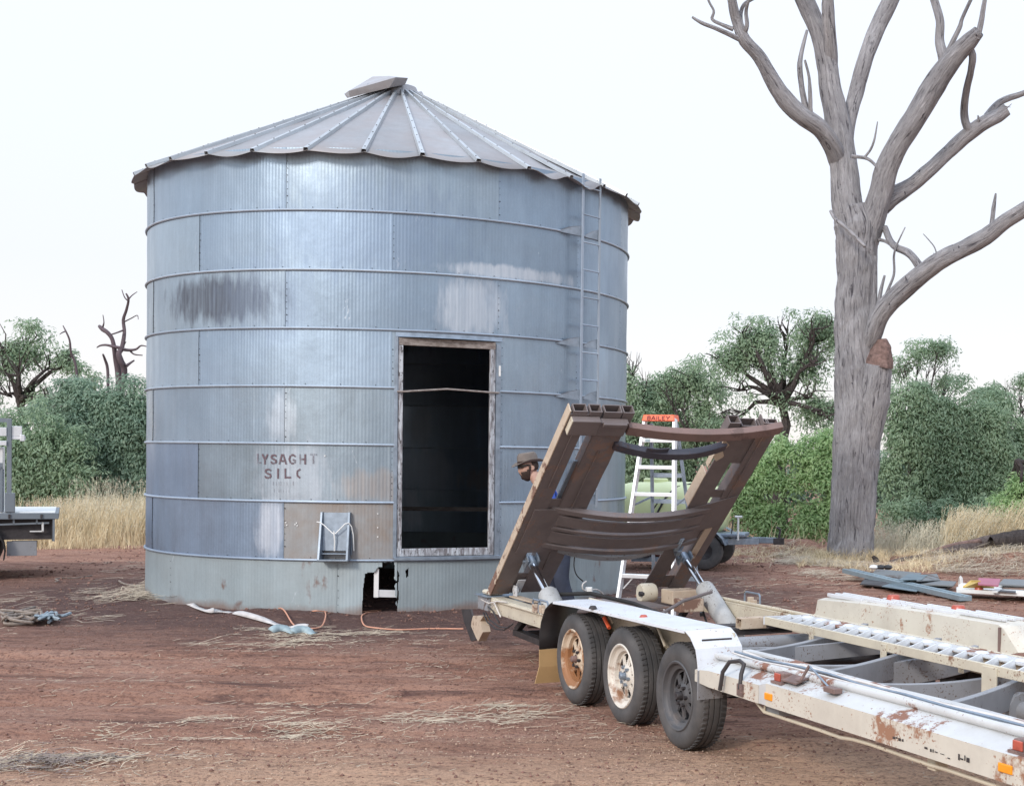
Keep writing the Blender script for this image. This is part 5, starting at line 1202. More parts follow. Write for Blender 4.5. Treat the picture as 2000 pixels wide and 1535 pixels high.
g_('limb', [(1683,900,26),(1694,840,32),(1704,785,35),(1710,748,31),(1716,713,28)], 2, [-.05,-.12,-.2,-.27,-.31], n=26, amp=.14)
barktube('broken_stub', [(1716,715,28.5),(1719,697,24),(1722,678,17),(1721,662,9)], 'splitwood', gum, 26, .26, 2, [-.31,-.33,-.35,-.36], cup=.2)
bran = trunk
g_('limb', [(1668,455,36),(1655,400,32),(1650,340,29),(1642,280,27),(1632,220,25),(1622,170,23),(1617,130,22),(1606,80,22),(1590,40,19),(1570,-5,19),(1555,-45,17)], 3, [0,0,.05,.1,.15,.2,.25,.3,.3,.35,.4], n=24)
g_('limb', [(1622,140,16),(1621,90,15),(1618,40,13),(1617,0,12),(1622,-45,11)], 4, [.32,.12,-.05,-.12,-.2])
g_('limb', [(1652,290,14),(1660,230,15),(1675,170,16),(1692,110,16),(1713,55,17),(1740,0,17),(1760,-45,16)], 5, [.2,.3,.5,.6,.8,.9,1.0])
g_('limb', [(1648,350,20),(1630,295,20),(1602,252,19),(1562,224,18),(1530,190,18),(1505,150,16),(1483,112,14),(1455,80,13),(1440,45,11),(1431,10,10),(1424,-30,9)], 6, [.28,-.1,-.4,-.6,-.7,-.8,-.9,-1,-1,-1.1,-1.2], n=18)
g_('twig', [(1450,80,6),(1425,68,5.5),(1395,55,4.5),(1370,45,4),(1352,34,2.5)], 7, [-1,-1.1,-1.2,-1.3,-1.3], 8)
g_('twig', [(1432,58,5),(1408,48,4),(1391,38,3.5),(1394,22,2.6),(1384,2,2.5),(1380,-20,2)], 8, [-1]*6, 8)
g_('twig', [(1452,70,7),(1447,45,5),(1447,25,4.5),(1455,8,4),(1474,-3,3)], 9, [-1,-1,-.9,-.9,-.8], 8)
g_('twig', [(1453,68,6),(1459,50,4.5),(1457,25,4),(1461,5,3.5),(1470,-20,3)], 10, [-1,-1.1,-1.1,-1.2,-1.2], 8)
g_('twig', [(1578,232,9),(1571,200,6.5),(1565,165,6),(1562,130,6),(1566,100,4.5),(1576,60,3)], 11, [-.5,-.5,-.5,-.5,-.4,-.3], 10)
g_('twig', [(1584,240,7),(1583,210,4.5),(1582,180,4.5),(1580,150,3),(1572,118,2.5)], 12, [-.5,-.55,-.6,-.6,-.6], 8)
g_('limb', [(1690,470,30),(1705,425,27),(1720,375,24),(1733,325,24),(1758,275,24),(1788,228,24),(1815,182,24),(1843,138,23),(1870,105,20),(1893,82,18),(1912,62,13)], 13, [0,-.1,-.2,-.3,-.4,-.5,-.6,-.7,-.8,-.9,-1.0], n=22)
g_('limb', [(1850,140,14),(1842,108,12),(1835,80,10),(1836,45,9),(1828,12,8.5),(1816,-30,8)], 14, [-.7,-.7,-.6,-.6,-.5,-.5], 12)
g_('twig', [(1846,118,8),(1858,88,5.5),(1874,55,5),(1880,35,4),(1902,-12,3.5)], 15, [-.7,-.75,-.8,-.8,-.85], 8)
g_('twig', [(1908,78,7),(1916,45,6),(1921,15,5),(1928,-25,4)], 16, [-1,-1,-1,-1], 8)
g_('limb', [(1886,84,8),(1899,108,8),(1896,140,7),(1888,175,8),(1883,215,8),(1886,240,9),(1898,262,11)], 17, [-.85,-.8,-.6,-.3,0,.1,.2], 10)
g_('limb', [(1722,400,24),(1745,383,19),(1780,362,15),(1815,333,15),(1850,300,15),(1885,268,15),(1920,242,15),(1948,226,15),(1966,214,13)], 18, [0,0,.1,.1,.2,.2,.2,.3,.3], n=18)
g_('twig', [(1930,228,10),(1948,204,7),(1970,192,6.5),(1992,185,6),(2030,170,5)], 19, [.3,.3,.35,.4,.4], 10)
g_('twig', [(1912,245,5),(1912,236,4),(1910,226,1.5)], 20, [.2,.1,.1], 6)
g_('limb', [(1690,690,22),(1705,655,20),(1722,612,20),(1755,575,20),(1795,540,20),(1835,510,19),(1880,487,18),(1925,462,17),(1965,432,16),(2010,405,16),(2060,380,15)], 21, [0,-.3,-.5,-.7,-.9,-1.1,-1.2,-1.3,-1.4,-1.5,-1.6], n=20)
g_('twig', [(1936,450,7),(1938,430,5),(1941,405,4.5),(1945,378,2)], 22, [-1.3]*4, 8)
g_('limb', [(1802,530,10),(1785,505,8.5),(1770,492,8),(1750,483,8),(1738,470,7),(1728,445,7)], 23, [-.9,-.8,-.6,-.5,-.3,-.1], 10)
g_('twig', [(1744,480,4),(1725,470,4),(1705,468,4)], 24, [-.4,-.2,0], 6)
g_('twig', [(1700,640,9),(1707,590,6.5),(1709,540,5),(1710,500,3)], 25, [-.4,-.42,-.42,-.42], 8)
g_('twig', [(1714,608,5),(1720,570,4),(1728,538,2.5)], 26, [-.5]*3, 6)
g_('twig', [(1720,600,4),(1735,565,3),(1746,535,2.6),(1746,500,2.4),(1752,478,2),(1768,444,1.2)], 27, [-.5,-.6,-.6,-.6,-.6,-.6], 6)
g_('twig', [(1664,306,4),(1690,309,3.5),(1705,318,3.2),(1714,332,3),(1712,358,3)], 28, [-.2,-.3,-.35,-.4,-.3], 6)
g_('twig', [(1688,308,3),(1700,293,3),(1708,272,2.5),(1714,238,1.2)], 29, [-.3,-.3,-.35,-.4], 6)
g_('twig', [(1832,508,2),(1826,485,1.4),(1815,470,1.2),(1803,457,.8)], 30, [-1.1]*4, 5)
g_('twig', [(1622,412,3),(1632,428,4),(1655,448,4),(1690,482,4)], 31, [-.55,-.65,-.75,-.85], 6)
for i, (x0, y0, x1, y1, r) in enumerate(((1966,212,1976,203,1.5),(1962,208,1974,210,1.3),(1905,78,1898,64,2),(1948,220,1956,206,1.4),(1822,505,1824,494,2.5),(1770,548,1768,538,3))):
    g_('splinter', [(x0,y0,r),((x0+x1)/2,(y0+y1)/2,r*.7),(x1,y1,.5)], 40+i, [0 if x0 > 1900 else -1.0]*3, 5, .02)

# dead snags standing over the left scrub
def snag(label, Y0, lines, base):
    b = at(*base, Y0); root = empty('dead_tree', (b[0], Y0, 0)); tag(root, label, 'tree', None); o_ = Vector((b[0], Y0, 0))
    for i, l in enumerate(lines):
        barktube('trunk' if i == 0 else 'branch', [(a_, b_, c_*.72) for a_, b_, c_ in l], 'snag', root, 8, .12, i+60, [0.1*math.sin(i*2+k) for k in range(len(l))], Y0, o_, 4)
snag('dark twisted dead tree rising above the scrub close beside the silo', 30.0, [
    [(236,900,9),(234,800,9),(232,735,9),(226,700,7),(220,665,5.5),(210,650,6),(200,643,6),(194,637,4)],
    [(240,760,9),(243,722,8),(236,705,8),(232,690,7),(238,680,6),(243,650,4.5),(241,625,4),(247,605,3.5),(251,585,3),(246,573,2)],
    [(250,588,2),(243,580,1.5),(238,566,1)], [(250,586,2),(258,577,1.5),(268,570,1)], [(244,628,2),(256,622,1.6),(268,616,1.2),(270,624,.8)],
    [(236,680,5),(222,677,4),(208,674,3),(196,675,2.5),(189,679,1.2)], [(238,682,5),(252,684,4),(266,682,3),(276,675,2),(290,678,1.3)], [(254,685,3),(262,692,2),(278,694,1.4)],
    [(241,645,2.5),(228,650,2),(212,655,2)], [(246,715,5),(256,708,3),(262,704,2)], [(238,684,3),(243,672,2),(246,668,1)], [(200,640,3),(203,630,1.5),(201,615,1)], [(222,672,4),(224,700,4),(230,735,4)]], (235, 900))
snag('slim leaning dead branch poking out of the scrub left of the twisted dead tree', 30.5, [
    [(160,900,4),(152,760,4),(147,710,3.5),(139,690,3),(136,665,2.6),(129,648,2.4),(123,636,1.2)], [(128,647,2),(121,650,1.6),(117,653,1)]], (160, 900))
snag('short pale broken stump of a branch beside the twisted dead tree', 30.2, [[(212,900,4),(211,760,4),(210,720,4),(205,702,3.5),(201,692,2.5)]], (211, 900))
# ------------------------------------------------------------------ living trees and scrub
def leaf_cloud(lobes, Y0, dens, org, seed, lf=(.095, .030), gap=0.0, droop=.75, spread=.15):
    r = np.random.default_rng(seed); VV = []; L2 = []
    for (px, py, rx, ry) in lobes:      # break every lobe into uneven sprays of its own
        L2.append((px, py, rx*.72, ry*.72, .8))
        for _ in range(13):
            a = r.uniform(0, 6.283); q = r.uniform(.45, 1.16); f = r.uniform(.20, .42); L2.append((px+math.cos(a)*rx*q, py-math.sin(a)*ry*q, rx*f, ry*f*.8, 1.25))
    for (px, py, rx, ry, dm) in L2:
        c = np.array(at(px, py, Y0)); k = Y0/F_PX; R = np.array([rx*k, (rx+ry)*.5*k*.8, ry*k])
        n = int(rx*ry*3.14*dens*dm*.50); ncl = max(3, int(n/56))
        d = r.normal(size=(ncl, 3)); d /= np.linalg.norm(d, axis=1)[:, None]; rad = r.random(ncl)**.40
        d[:, 1] = -np.abs(d[:, 1])*np.where(r.random(ncl) < .72, 1, -1)
        ctr = c + d*R*rad[:, None]
        if gap >= 0:
            q = vnoise(ctr[:, 0]*1.7+50, ctr[:, 2]*2.2+ctr[:, 1]*.9+50, seed % 50, 3, .6); keep = q > gap-.13; ctr = ctr[keep]
        m = 56; P = np.repeat(ctr, m, 0); cs = np.repeat(.55+.9*r.random(len(ctr)), m)      # domed sprays with hanging skirts
        u = r.normal(size=P.shape); u /= np.linalg.norm(u, axis=1)[:, None]; u[:, 2] = np.abs(u[:, 2])*.9-.25
        sz = np.stack([cs*spread*1.5, cs*spread*1.5, cs*spread*1.0], 1); P += u*sz*(.75+.35*r.random(len(P))[:, None])
        P[:, 2] -= (u[:, 2] < .25)*r.random(len(P))**1.5*.42*droop*cs; P += r.normal(size=P.shape)*.022
        N = u*1.0 + r.normal(size=P.shape)*.45; N[:, 2] += .55; N[:, 1] -= .15; N /= np.linalg.norm(N, axis=1)[:, None]
        dr = r.normal(size=P.shape)*.6; dr[:, 2] -= droop*1.2; dr -= N*(dr*N).sum(1)[:, None]; dr /= np.linalg.norm(dr, axis=1)[:, None]+1e-9
        sd_ = np.cross(dr, N); sd_ /= np.linalg.norm(sd_, axis=1)[:, None]+1e-9
        ln = lf[0]*(.6+.8*r.random(len(P)))[:, None]; wd = lf[1]*(.7+.6*r.random(len(P)))[:, None]
        VV.append(np.stack([P, P+dr*ln*.5+sd_*wd*.5, P+dr*ln, P+dr*ln*.5-sd_*wd*.5], 1).reshape(-1, 3))
    V = np.concatenate(VV); V = V[np.repeat(V.reshape(-1, 4, 3)[:, 0, 2] > .05, 4)] - np.array(org); return V
def tree(name, label, cat, Y0, basepx, lobes, mat, dens=.5, seed=1, trunk=None, gap=0, branches=6, group=None, lf=(.095,.030), droop=.75, tr=.10):
    b = at(basepx, 1000, Y0); org = (b[0], Y0, 0.0); root = empty(name, org); tag(root, label, cat, group)
    V = leaf_cloud(lobes, Y0, dens, org, seed, lf, gap, droop)
    o = nmesh('crown', V, np.arange(len(V)), 4, M[mat], root)
    rr = random.Random(seed)
    tp = trunk or [(basepx, 1060), (basepx+rr.uniform(-8, 8), 980), (basepx+rr.uniform(-14, 14), 900)]
    P = [Vector(at(x, y, Y0+(1.3 if branches <= 3 else 0)))-Vector(org) for x, y in tp]; P[0].z = -.05
    obj('trunk', MB().tube(P, [tr*(1-.45*i/(len(P)-1)) for i in range(len(P))], 9), M['bark'], root, True)
    top = P[-1]
    mb_n = 0
    for (px, py, rx, ry) in lobes[:branches]:
        e = Vector(at(px, py, Y0+rr.uniform(-.5, .3)+(1.0 if branches <= 3 else 0)))-Vector(org); mid = top.lerp(e, .5)+Vector((rr.uniform(-.2, .2), rr.uniform(-.3, .3), rr.uniform(-.05, .25)))
        obj('limb', MB().tube([top, top.lerp(mid, .5)+Vector((rr.uniform(-.06,.06), 0, .04)), mid, mid.lerp(e, .55)+Vector((rr.uniform(-.1,.1), 0, rr.uniform(-.05,.1))), e], [tr*.50, tr*.40, tr*.30, tr*.2, tr*.08], 7), M['bark'], root, True)
        tw = MB(); k = Y0/F_PX
        for q in range(9):
            t_ = .35+.65*rr.random(); s_ = mid.lerp(e, t_); a = rr.uniform(0, 6.28); f = Vector((math.cos(a)*rx*k, rr.uniform(-.5,.5), abs(math.sin(a))*ry*k*1.05))*rr.uniform(.6, 1.0)
            en = e+f; m1 = s_.lerp(en, .5)+Vector((rr.uniform(-.1,.1), rr.uniform(-.1,.1), rr.uniform(-.1,.1)))
            tw.tube([s_, m1, en], [tr*.13, tr*.09, tr*.03], 5)
        o = obj('twig', tw, M['bark'], root, True); o['kind'] = 'stuff'
    return root
# left of the silo
tree('scrub_tree', 'tall open scrub tree at the far left with sky showing through its crown', 'tree', 31, 30, [(100,790,60,44),(12,672,42,45),(62,668,40,32),(35,720,60,42),(100,715,46,32),(5,770,50,52),(70,770,55,40),(140,705,30,26),(165,735,34,30)], 'leafmid', .50, 3, [(30,1060),(45,930),(50,850),(40,790)], .16, 8, tr=.14)
tree('scrub_tree', 'dark green dense scrub tree whose round crown touches the left side of the silo', 'tree', 28.5, 230, [(235,795,74,56),(170,800,70,52),(265,840,60,70),(210,870,85,62),(150,870,62,58),(240,930,70,42),(180,765,45,28)], 'leafdark', .95, 4, tr=.12, branches=3)
tree('scrub_tree', 'olive green scrub tree standing behind the truck tray', 'tree', 27.5, 80, [(95,840,60,50),(60,890,62,58),(110,900,60,52),(30,910,48,52),(150,925,48,36),(85,940,50,32)], 'leafmid', .85, 5, branches=3)
tree('scrub_bush', 'low grey-green bush at the left edge behind the truck rack', 'bush', 29, 0, [(-20,850,50,60),(-30,930,60,60),(10,960,40,40)], 'leafdark', .55, 6)
# right of the silo
tree('scrub_tree', 'narrow green tree rising right beside the silo wall', 'tree', 30.5, 1246, [(1238,705,20,26),(1252,745,34,32),(1246,800,38,44),(1262,860,46,52),(1240,925,40,60)], 'leafmid', .75, 7, gap=.06)
tree('scrub_tree', 'open-branched tree behind the stepladder top', 'tree', 31, 1345, [(1300,765,38,28),(1345,735,40,26),(1330,790,52,34),(1385,765,44,32),(1310,850,60,50),(1375,850,56,52),(1340,920,70,50),(1400,930,50,50),(1290,900,60,60),(1260,820,40,40),(1370,810,50,40),(1420,860,50,44),(1290,800,44,40)], 'leafmid', 1.0, 8, gap=.04)
tree('spreading_tree', 'largest spreading tree, its dark crooked trunk showing behind the far arm of the cradle', 'tree', 30, 1520, [(1448,650,36,30),(1495,650,34,26),(1538,640,36,28),(1590,640,40,32),(1408,705,38,28),(1470,705,52,34),(1535,705,52,38),(1598,705,44,42),(1440,765,54,34),(1510,770,56,36),(1585,775,48,40),(1430,820,40,30),(1620,820,36,44),(1620,640,24,26)], 'leafmid', .50, 9,
     [(1512,1060),(1516,960),(1523,880),(1536,830),(1528,790)], .10, 14, tr=.15, lf=(.09,.032))
tree('scrub_bush', 'bright green rounded bush just left of the dead gum trunk', 'bush', 26.5, 1530, [(1590,880,48,40),(1530,905,48,44),(1480,945,42,44),(1555,960,60,56),(1615,950,40,64),(1490,1005,54,40),(1570,1020,62,34),(1445,990,30,34)], 'leafbright', .90, 10, droop=.35, branches=3)
tree('scrub_tree', 'wispy tree top poking out just right of the dead gum trunk', 'tree', 31, 1775, [(1795,690,28,22),(1832,688,22,18),(1765,715,30,26),(1810,730,34,26),(1850,725,20,18)], 'leafmid', .50, 11, gap=.12, tr=.07, lf=(.085,.030))
tree('scrub_tree', 'broad green tree filling the gap right of the dead gum trunk', 'tree', 28, 1830, [(1785,775,50,34),(1845,770,50,30),(1800,830,64,46),(1870,830,64,44),(1765,890,46,52),(1840,905,70,52),(1910,900,54,52),(1780,960,56,48),(1860,970,66,44),(1770,830,40,50),(1930,960,60,50),(1920,850,50,50),(1840,860,60,60)], 'leafmid', .95, 12, droop=.8, branches=2)
tree('scrub_tree', 'green tree at the right edge with thin bare twigs on top', 'tree', 29, 1960, [(1950,790,44,36),(1995,790,40,38),(1955,850,56,44),(2010,870,50,60),(1960,920,60,50),(2030,940,50,60)], 'leafmid', .85, 13, branches=3)
tree('scrub_tree', 'thin twiggy tree top behind the right edge tree', 'tree', 32, 1975, [(1960,755,30,18),(1995,760,28,20),(1925,775,26,18)], 'leafmid', .28, 14, gap=.18, tr=.07)
tree('scrub_bush', 'small bright bush at the right edge above the fallen log', 'bush', 25.5, 2000, [(1992,965,34,34),(2010,1010,40,34),(2040,960,40,50)], 'leafbright', .6, 15, droop=.3)
tree('scrub_bush', 'low shadowy bush growing behind the tall dry grass on the right', 'bush', 27, 1800, [(1750,1010,44,30),(1810,1015,50,28),(1880,1010,52,30),(1940,1010,40,34)], 'leafmid', .7, 16, droop=.5, branches=2)
def band(name, segs, Y0, mat, dens, seed):
    V = leaf_cloud(segs, Y0, dens, (0, 0, 0), seed, (.15, .055), 0, .5, .25); o = nmesh(name, V, np.arange(len(V)), 4, M[mat]); return tag(o, None, None, kind='stuff')
band('distant_scrub', [(x, 925+8*math.sin(x), 60, 45) for x in range(-180, 300, 55)]+[(x, 930+8*math.sin(x), 60, 48) for x in range(1230, 2250, 55)], 36, 'leafdark', .40, 21)

# ------------------------------------------------------------------ dry grass and straw
def blades(name, n, sampler, hgt, wid, mat, lean=(0.1, 0.0), jit=.35, seed=1, heads=0, headmat=None, segs=3):
    r = np.random.default_rng(seed); x, y = sampler(r, n); n = len(x); z = gh(x, y)-.02
    h = hgt[0]+(hgt[1]-hgt[0])*r.random(n)**1.3; dx = (lean[0]+jit*r.normal(size=n))*h; dy = (lean[1]+jit*r.normal(size=n))*h
    a = r.random(n)*math.pi; wx = np.cos(a)*wid/2; wy = np.sin(a)*wid/2; rows = []
    for k in range(segs+1):
        t = k/segs; cx_ = x+dx*t*t; cy_ = y+dy*t*t; cz = z+h*(t-.18*t*t*(np.abs(dx)+np.abs(dy))/h); f = 1-.75*t
        rows.append(np.stack([cx_-wx*f, cy_-wy*f, cz], 1)); rows.append(np.stack([cx_+wx*f, cy_+wy*f, cz], 1))
    V = np.stack(rows, 1).reshape(-1, 3); m = 2*(segs+1); b = np.arange(n)*m
    F = np.concatenate([np.stack([b+2*k, b+2*k+1, b+2*k+3, b+2*k+2], 1) for k in range(segs)]).reshape(-1)
    o = nmesh(name, V, F, 4, M[mat]); tag(o, None, None, kind='stuff')
    if heads:
        q = r.random(n) < heads; tx = (x+dx)[q]; ty = (y+dy)[q]; tz = (z+h*(1-.18*(np.abs(dx)+np.abs(dy))/h))[q]; HV = []
        for k in range(7):
            px = tx-dx[q]*.05*k+r.normal(size=len(tx))*.022; py = ty+r.normal(size=len(tx))*.022; pz = tz-.022*k-.01+r.normal(size=len(tx))*.006; c = np.stack([px, py, pz], 1)
            d = r.normal(size=c.shape)*.014; d[:, 2] -= .022; s = np.cross(d, r.normal(size=c.shape)); s /= np.linalg.norm(s, axis=1)[:, None]; s *= .005
            HV.append(np.stack([c, c+d*.5+s, c+d, c+d*.5-s], 1).reshape(-1, 3))
        HV = np.concatenate(HV); o2 = nmesh('seed_heads', HV, np.arange(len(HV)), 4, M[headmat or mat]); tag(o2, None, None, kind='stuff')
    return o
def region(x0, x1, y0, y1, thr=None, sc_=1.2, sd=5):
    def f(r, n):
        x = r.uniform(x0, x1, n*2); y = r.uniform(y0, y1, n*2)
        if thr is not None: k = vnoise(x*sc_+40, y*sc_+40, sd, 3) > thr; x, y = x[k], y[k]
        return x[:n], y[:n]
    return f
blades('tall_dry_grass', 15000, region(-13.5, -8.6, 24.0, 27.3, -.25), (.35, .92), .010, 'drygrass', (.14, 0), .20, 1, .45, 'palegrass')
blades('tall_dry_grass', 1800, region(-13.5, -8.0, 25.6, 27.6, -.05), (.6, 1.25), .009, 'palegrass', (.10, 0), .14, 2, .8, 'palegrass')
blades('dry_grass', 3500, region(-13.5, -7.6, 23.3, 24.3, -.05), (.05, .40), .010, 'drygrass', (.1, 0), .35, 3)
blades('tall_dry_grass', 2600, region(2.75, 4.25, 24.3, 25.6, -.2), (.35, .98), .011, 'drygrass', (.30, 0), .14, 4, .7, 'palegrass')
blades('tall_dry_grass', 1300, region(1.4, 3.3, 24.2, 25.6, -.1), (.25, .75), .009, 'palegrass', (.22, 0), .25, 5, .8, 'palegrass')
blades('dry_grass', 9000, region(.2, 5.5, 21.2, 24.8, -.04, 1.4), (.03, .22), .010, 'drygrass', (0, 0), .8, 6)
blades('dry_grass', 3000, region(-1.6, 1.0, 22.6, 24.8, .0, 1.4), (.02, .16), .010, 'drygrass', (0, 0), .9, 7)
blades('dry_grass', 1800, region(.5, 1.7, 22.9, 23.4), (.06, .28), .009, 'drygrass', (0, 0), .5, 8)
blades('dry_grass', 9000, region(-30, 30, 25, 34, -.1), (.1, .6), .014, 'drygrass', (.1, 0), .3, 9)
def straws(name, n, sampler, ln, wid, mat, along=.5, seed=1, lift=.012, curl=.25):
    r = np.random.default_rng(seed); x, y = sampler(r, n); n = len(x); a = r.normal(size=n)*along; L_ = ln[0]+(ln[1]-ln[0])*r.random(n)**2
    c, s = np.cos(a), np.sin(a); rows = []; bend = r.normal(size=n)*curl; z0 = r.random(n)*lift; tilt = r.normal(size=n)*.10
    for k in range(4):
        t = k/3-.5; px = x+c*L_*t-s*bend*L_*(t*t); py = y+s*L_*t+c*bend*L_*(t*t); pz = np.maximum(gh(px, py), gh(x, y)-.004)+z0+.003+np.abs(tilt)*L_*(t+.5)
        w_ = wid*(.6+.4*(1-abs(2*t)))/2
        rows.append(np.stack([px-s*w_, py+c*w_, pz+.0015], 1)); rows.append(np.stack([px+s*w_, py-c*w_, pz], 1))
    V = np.stack(rows, 1).reshape(-1, 3); b = np.arange(n)*8
    F = np.concatenate([np.stack([b+2*k, b+2*k+1, b+2*k+3, b+2*k+2], 1) for k in range(3)]).reshape(-1)
    return tag(nmesh(name, V, F, 4, M[mat]), None, None, kind='stuff')
def blobs(pts, jx, jy):      # pts: picture spots on the ground with weights
    W = np.array([p[2] for p in pts], float); W /= W.sum(); C_ = np.array([ongr(p[0], p[1])[:2] for p in pts]); SX = np.array([p[3] if len(p) > 3 else 1 for p in pts])
    def f(r, n):
        m = max(8, n//11); k = r.choice(len(pts), m, p=W); cx_ = C_[k][:, 0]+r.normal(size=m)*jx*SX[k]; cy_ = C_[k][:, 1]+r.normal(size=m)*jy*SX[k]
        w_ = r.random(m)**3+.03; j = r.choice(m, n, p=w_/w_.sum()); sp = .03+.13*r.random(m)[j]
        return cx_[j]+r.normal(size=n)*sp*1.4, cy_[j]+r.normal(size=n)*sp*.9
    return f
straws('straw', 480, blobs([(1000,1392,5),(1040,1400,6,.7),(960,1402,3),(1090,1370,2),(900,1405,3),(840,1408,2),(760,1420,2),(1150,1415,2),(1010,1385,4,.5)], .15, .13), (.02,.17), .0048, 'straw', .9, 31)
straws('straw', 480, blobs([(80+60*k, 1452-7*k+6*math.sin(k*2.2), 1+.6*math.sin(k*1.3)) for k in range(12)]+[(560,1436,3),(500,1446,2),(620,1428,3)], .16, .08), (.02,.15), .0046, 'straw', .55, 32)
straws('straw', 420, blobs([(20,1490,3),(90,1488,4),(160,1485,4),(230,1482,3),(300,1485,2),(350,1488,2),(50,1500,3),(130,1498,3)], .17, .10), (.02,.15), .0048, 'straw', .9, 33)
straws('dark_straw', 420, blobs([(10,1495,3),(70,1492,5),(130,1490,5),(190,1488,4),(250,1488,3),(310,1490,2),(60,1502,4)], .12, .085), (.03,.14), .006, 'strawdark', 1.3, 34, .02, .6)
straws('straw', 2800, region(-8.5, 3.5, 7.0, 13.8, -.04, .9), (.01, .10), .0042, 'straw', .8, 35)
straws('straw', 450, blobs([(430,1232,2),(520,1245,3),(600,1250,3),(680,1240,3),(560,1262,2),(470,1258,2),(300,1205,2),(230,1200,1),(760,1245,2),(340,1225,1)], .35, .20), (.03,.24), .006, 'straw', .6, 36)
straws('straw', 500, region(-11, -6.6, 13.2, 21, .03), (.05, .30), .007, 'straw', .35, 37)
straws('straw', 900, region(-2, 4.2, 9.5, 20, .0), (.04, .25), .007, 'straw', .6, 38)
straws('straw', 3800, region(2.3, 5.5, 20.8, 24.6, -.1), (.10, .5), .010, 'straw', .9, 39, .10, .6)
straws('straw', 1800, blobs([(1640,1108,3),(1580,1100,2),(1700,1112,2),(1540,1090,2),(1500,1085,1),(1600,1125,1)], .35, .35), (.10, .4), .009, 'straw', .8, 40, .06, .6)
straws('straw', 500, blobs([(282,1160,1),(262,1172,1),(300,1180,1)], .25, .2), (.08, .35), .009, 'straw', .6, 41, .05)
# soil clods and chaff-coloured gravel
def lumps(name, n, sampler, size, mat, seed):
    r = np.random.default_rng(seed); x, y = sampler(r, n); n = len(x); s = size[0]+(size[1]-size[0])*r.random(n)**2.5
    base = np.array([(1,0,0),(0,1,0),(-1,0,0),(0,-1,0),(0,0,.75),(0,0,-.6)], float); F0 = np.array([(0,1,4),(1,2,4),(2,3,4),(3,0,4),(1,0,5),(2,1,5),(3,2,5),(0,3,5)])
    V = base[None]*(1+.45*r.normal(size=(n, 6, 1)).clip(-1, 1))*s[:, None, None]; a = r.random(n)*6.28; c, sn = np.cos(a), np.sin(a)
    X_ = V[..., 0]*c[:, None]-V[..., 1]*sn[:, None]; Y_ = V[..., 0]*sn[:, None]+V[..., 1]*c[:, None]
    V = np.stack([X_+x[:, None], Y_+y[:, None], V[..., 2]+(gh(x, y)+s*.15)[:, None]], -1).reshape(-1, 3); F = (F0[None]+(np.arange(n)*6)[:, None, None]).reshape(-1)
    return tag(nmesh(name, V, F, 3, M[mat]), None, None, kind='stuff')
M['clod'] = simple('soil_clod', (0.21, 0.115, 0.088), 0.95, 0, 0.35, 7)
M['gravel'] = simple('pale_gravel', (0.42, 0.30, 0.22), 0.9, 0, 0.3, 9)
lumps('soil_clods', 20000, region(-8.5, 4, 6.5, 15, -.10, 1.3), (.002, .013), 'clod', 51)
lumps('soil_clods', 7000, region(-12, 5, 14, 24, -.1, 1.0), (.006, .028), 'clod', 52)
lumps('gravel', 12000, region(-5, 3.2, 6.0, 8.9, -.05, 1.2), (.002, .009), 'gravel', 53)

# ------------------------------------------------------------------ things lying about
def onground(pts, lift): return [(*ongr(x, y)[:2], G(*ongr(x, y)[:2])+lift) for x, y in pts]
def smooth_path(P, sub=5):
    P = [Vector(p) for p in P]; Q = []
    for i in range(len(P)-1):
        p0, p1, p2, p3 = P[max(i-1,0)], P[i], P[i+1], P[min(i+2, len(P)-1)]
        for k in range(sub):
            t = k/sub; Q.append(0.5*((2*p1)+(p2-p0)*t+(2*p0-5*p1+4*p2-p3)*t*t+(3*p1-p0-3*p2+p3)*t**3))
    return Q+[P[-1]]
cordp = onground([(284,1158),(300,1172),(330,1183),(380,1190),(430,1191),(480,1193),(505,1188),(530,1197),(552,1212),(575,1226),(605,1232),(628,1228),(636,1216),(630,1206),(612,1204),(605,1209),(618,1213),(637,1209),(660,1203),(700,1200),(730,1197),(744,1195),(738,1203),(715,1209),(706,1216),(712,1226),(735,1231),(780,1232),(840,1229),(905,1231)], .012)
tag(obj('extension_cord', MB().tube(smooth_path(cordp), .007, 6), M['cord'], None, True), 'thin faded orange extension cord looping over the dirt in front of the silo', 'cord')
def ribbon(name, pts, w_, mat, label, cat, twist=0.0):
    P = smooth_path(onground(pts, .015)); mb = MB(); rows = []
    for i, p in enumerate(P):
        d = (P[min(i+1, len(P)-1)]-P[max(i-1, 0)]).normalized(); s = Vector((-d.y, d.x, 0)).normalized(); a = .45+twist*math.sin(i*.55); v = s*math.cos(a)+Vector((0,0,1))*abs(math.sin(a)); rows.append([p, p+v*w_])
    mb.grid(rows); return tag(obj(name, mb, M[mat], None, True, solid=.003), label, cat)
ribbon('webbing_strap', [(283,1152),(290,1168),(320,1184),(358,1192),(385,1203),(410,1210),(430,1210),(460,1216),(520,1222),(560,1230),(598,1233)], .055, 'strap', 'long pale webbing strap snaking along the foot of the silo', 'strap', .6)
ribbon('webbing_strap', [(534,1240),(552,1238),(570,1243),(590,1240),(606,1243)], .07, 'strapteal', 'short teal-grey strap end lying at the tip of the pale strap', 'strap', .7)
rr = random.Random(5)
def tangle(x0, x1, y0, y1, n, lift):
    return smooth_path([(*ongr(rr.uniform(x0, x1), rr.uniform(y0, y1))[:2], 0.03+rr.uniform(0, lift)) for _ in range(n)], 6)
rp = empty('rope_pile', (-7.35, 13.35, 0)); tag(rp, 'tangled heap of grey-brown rope with pale blue ends on the dirt at the left', 'rope')
def shift(P): return [p-Vector((-7.35, 13.35, 0)) for p in P]
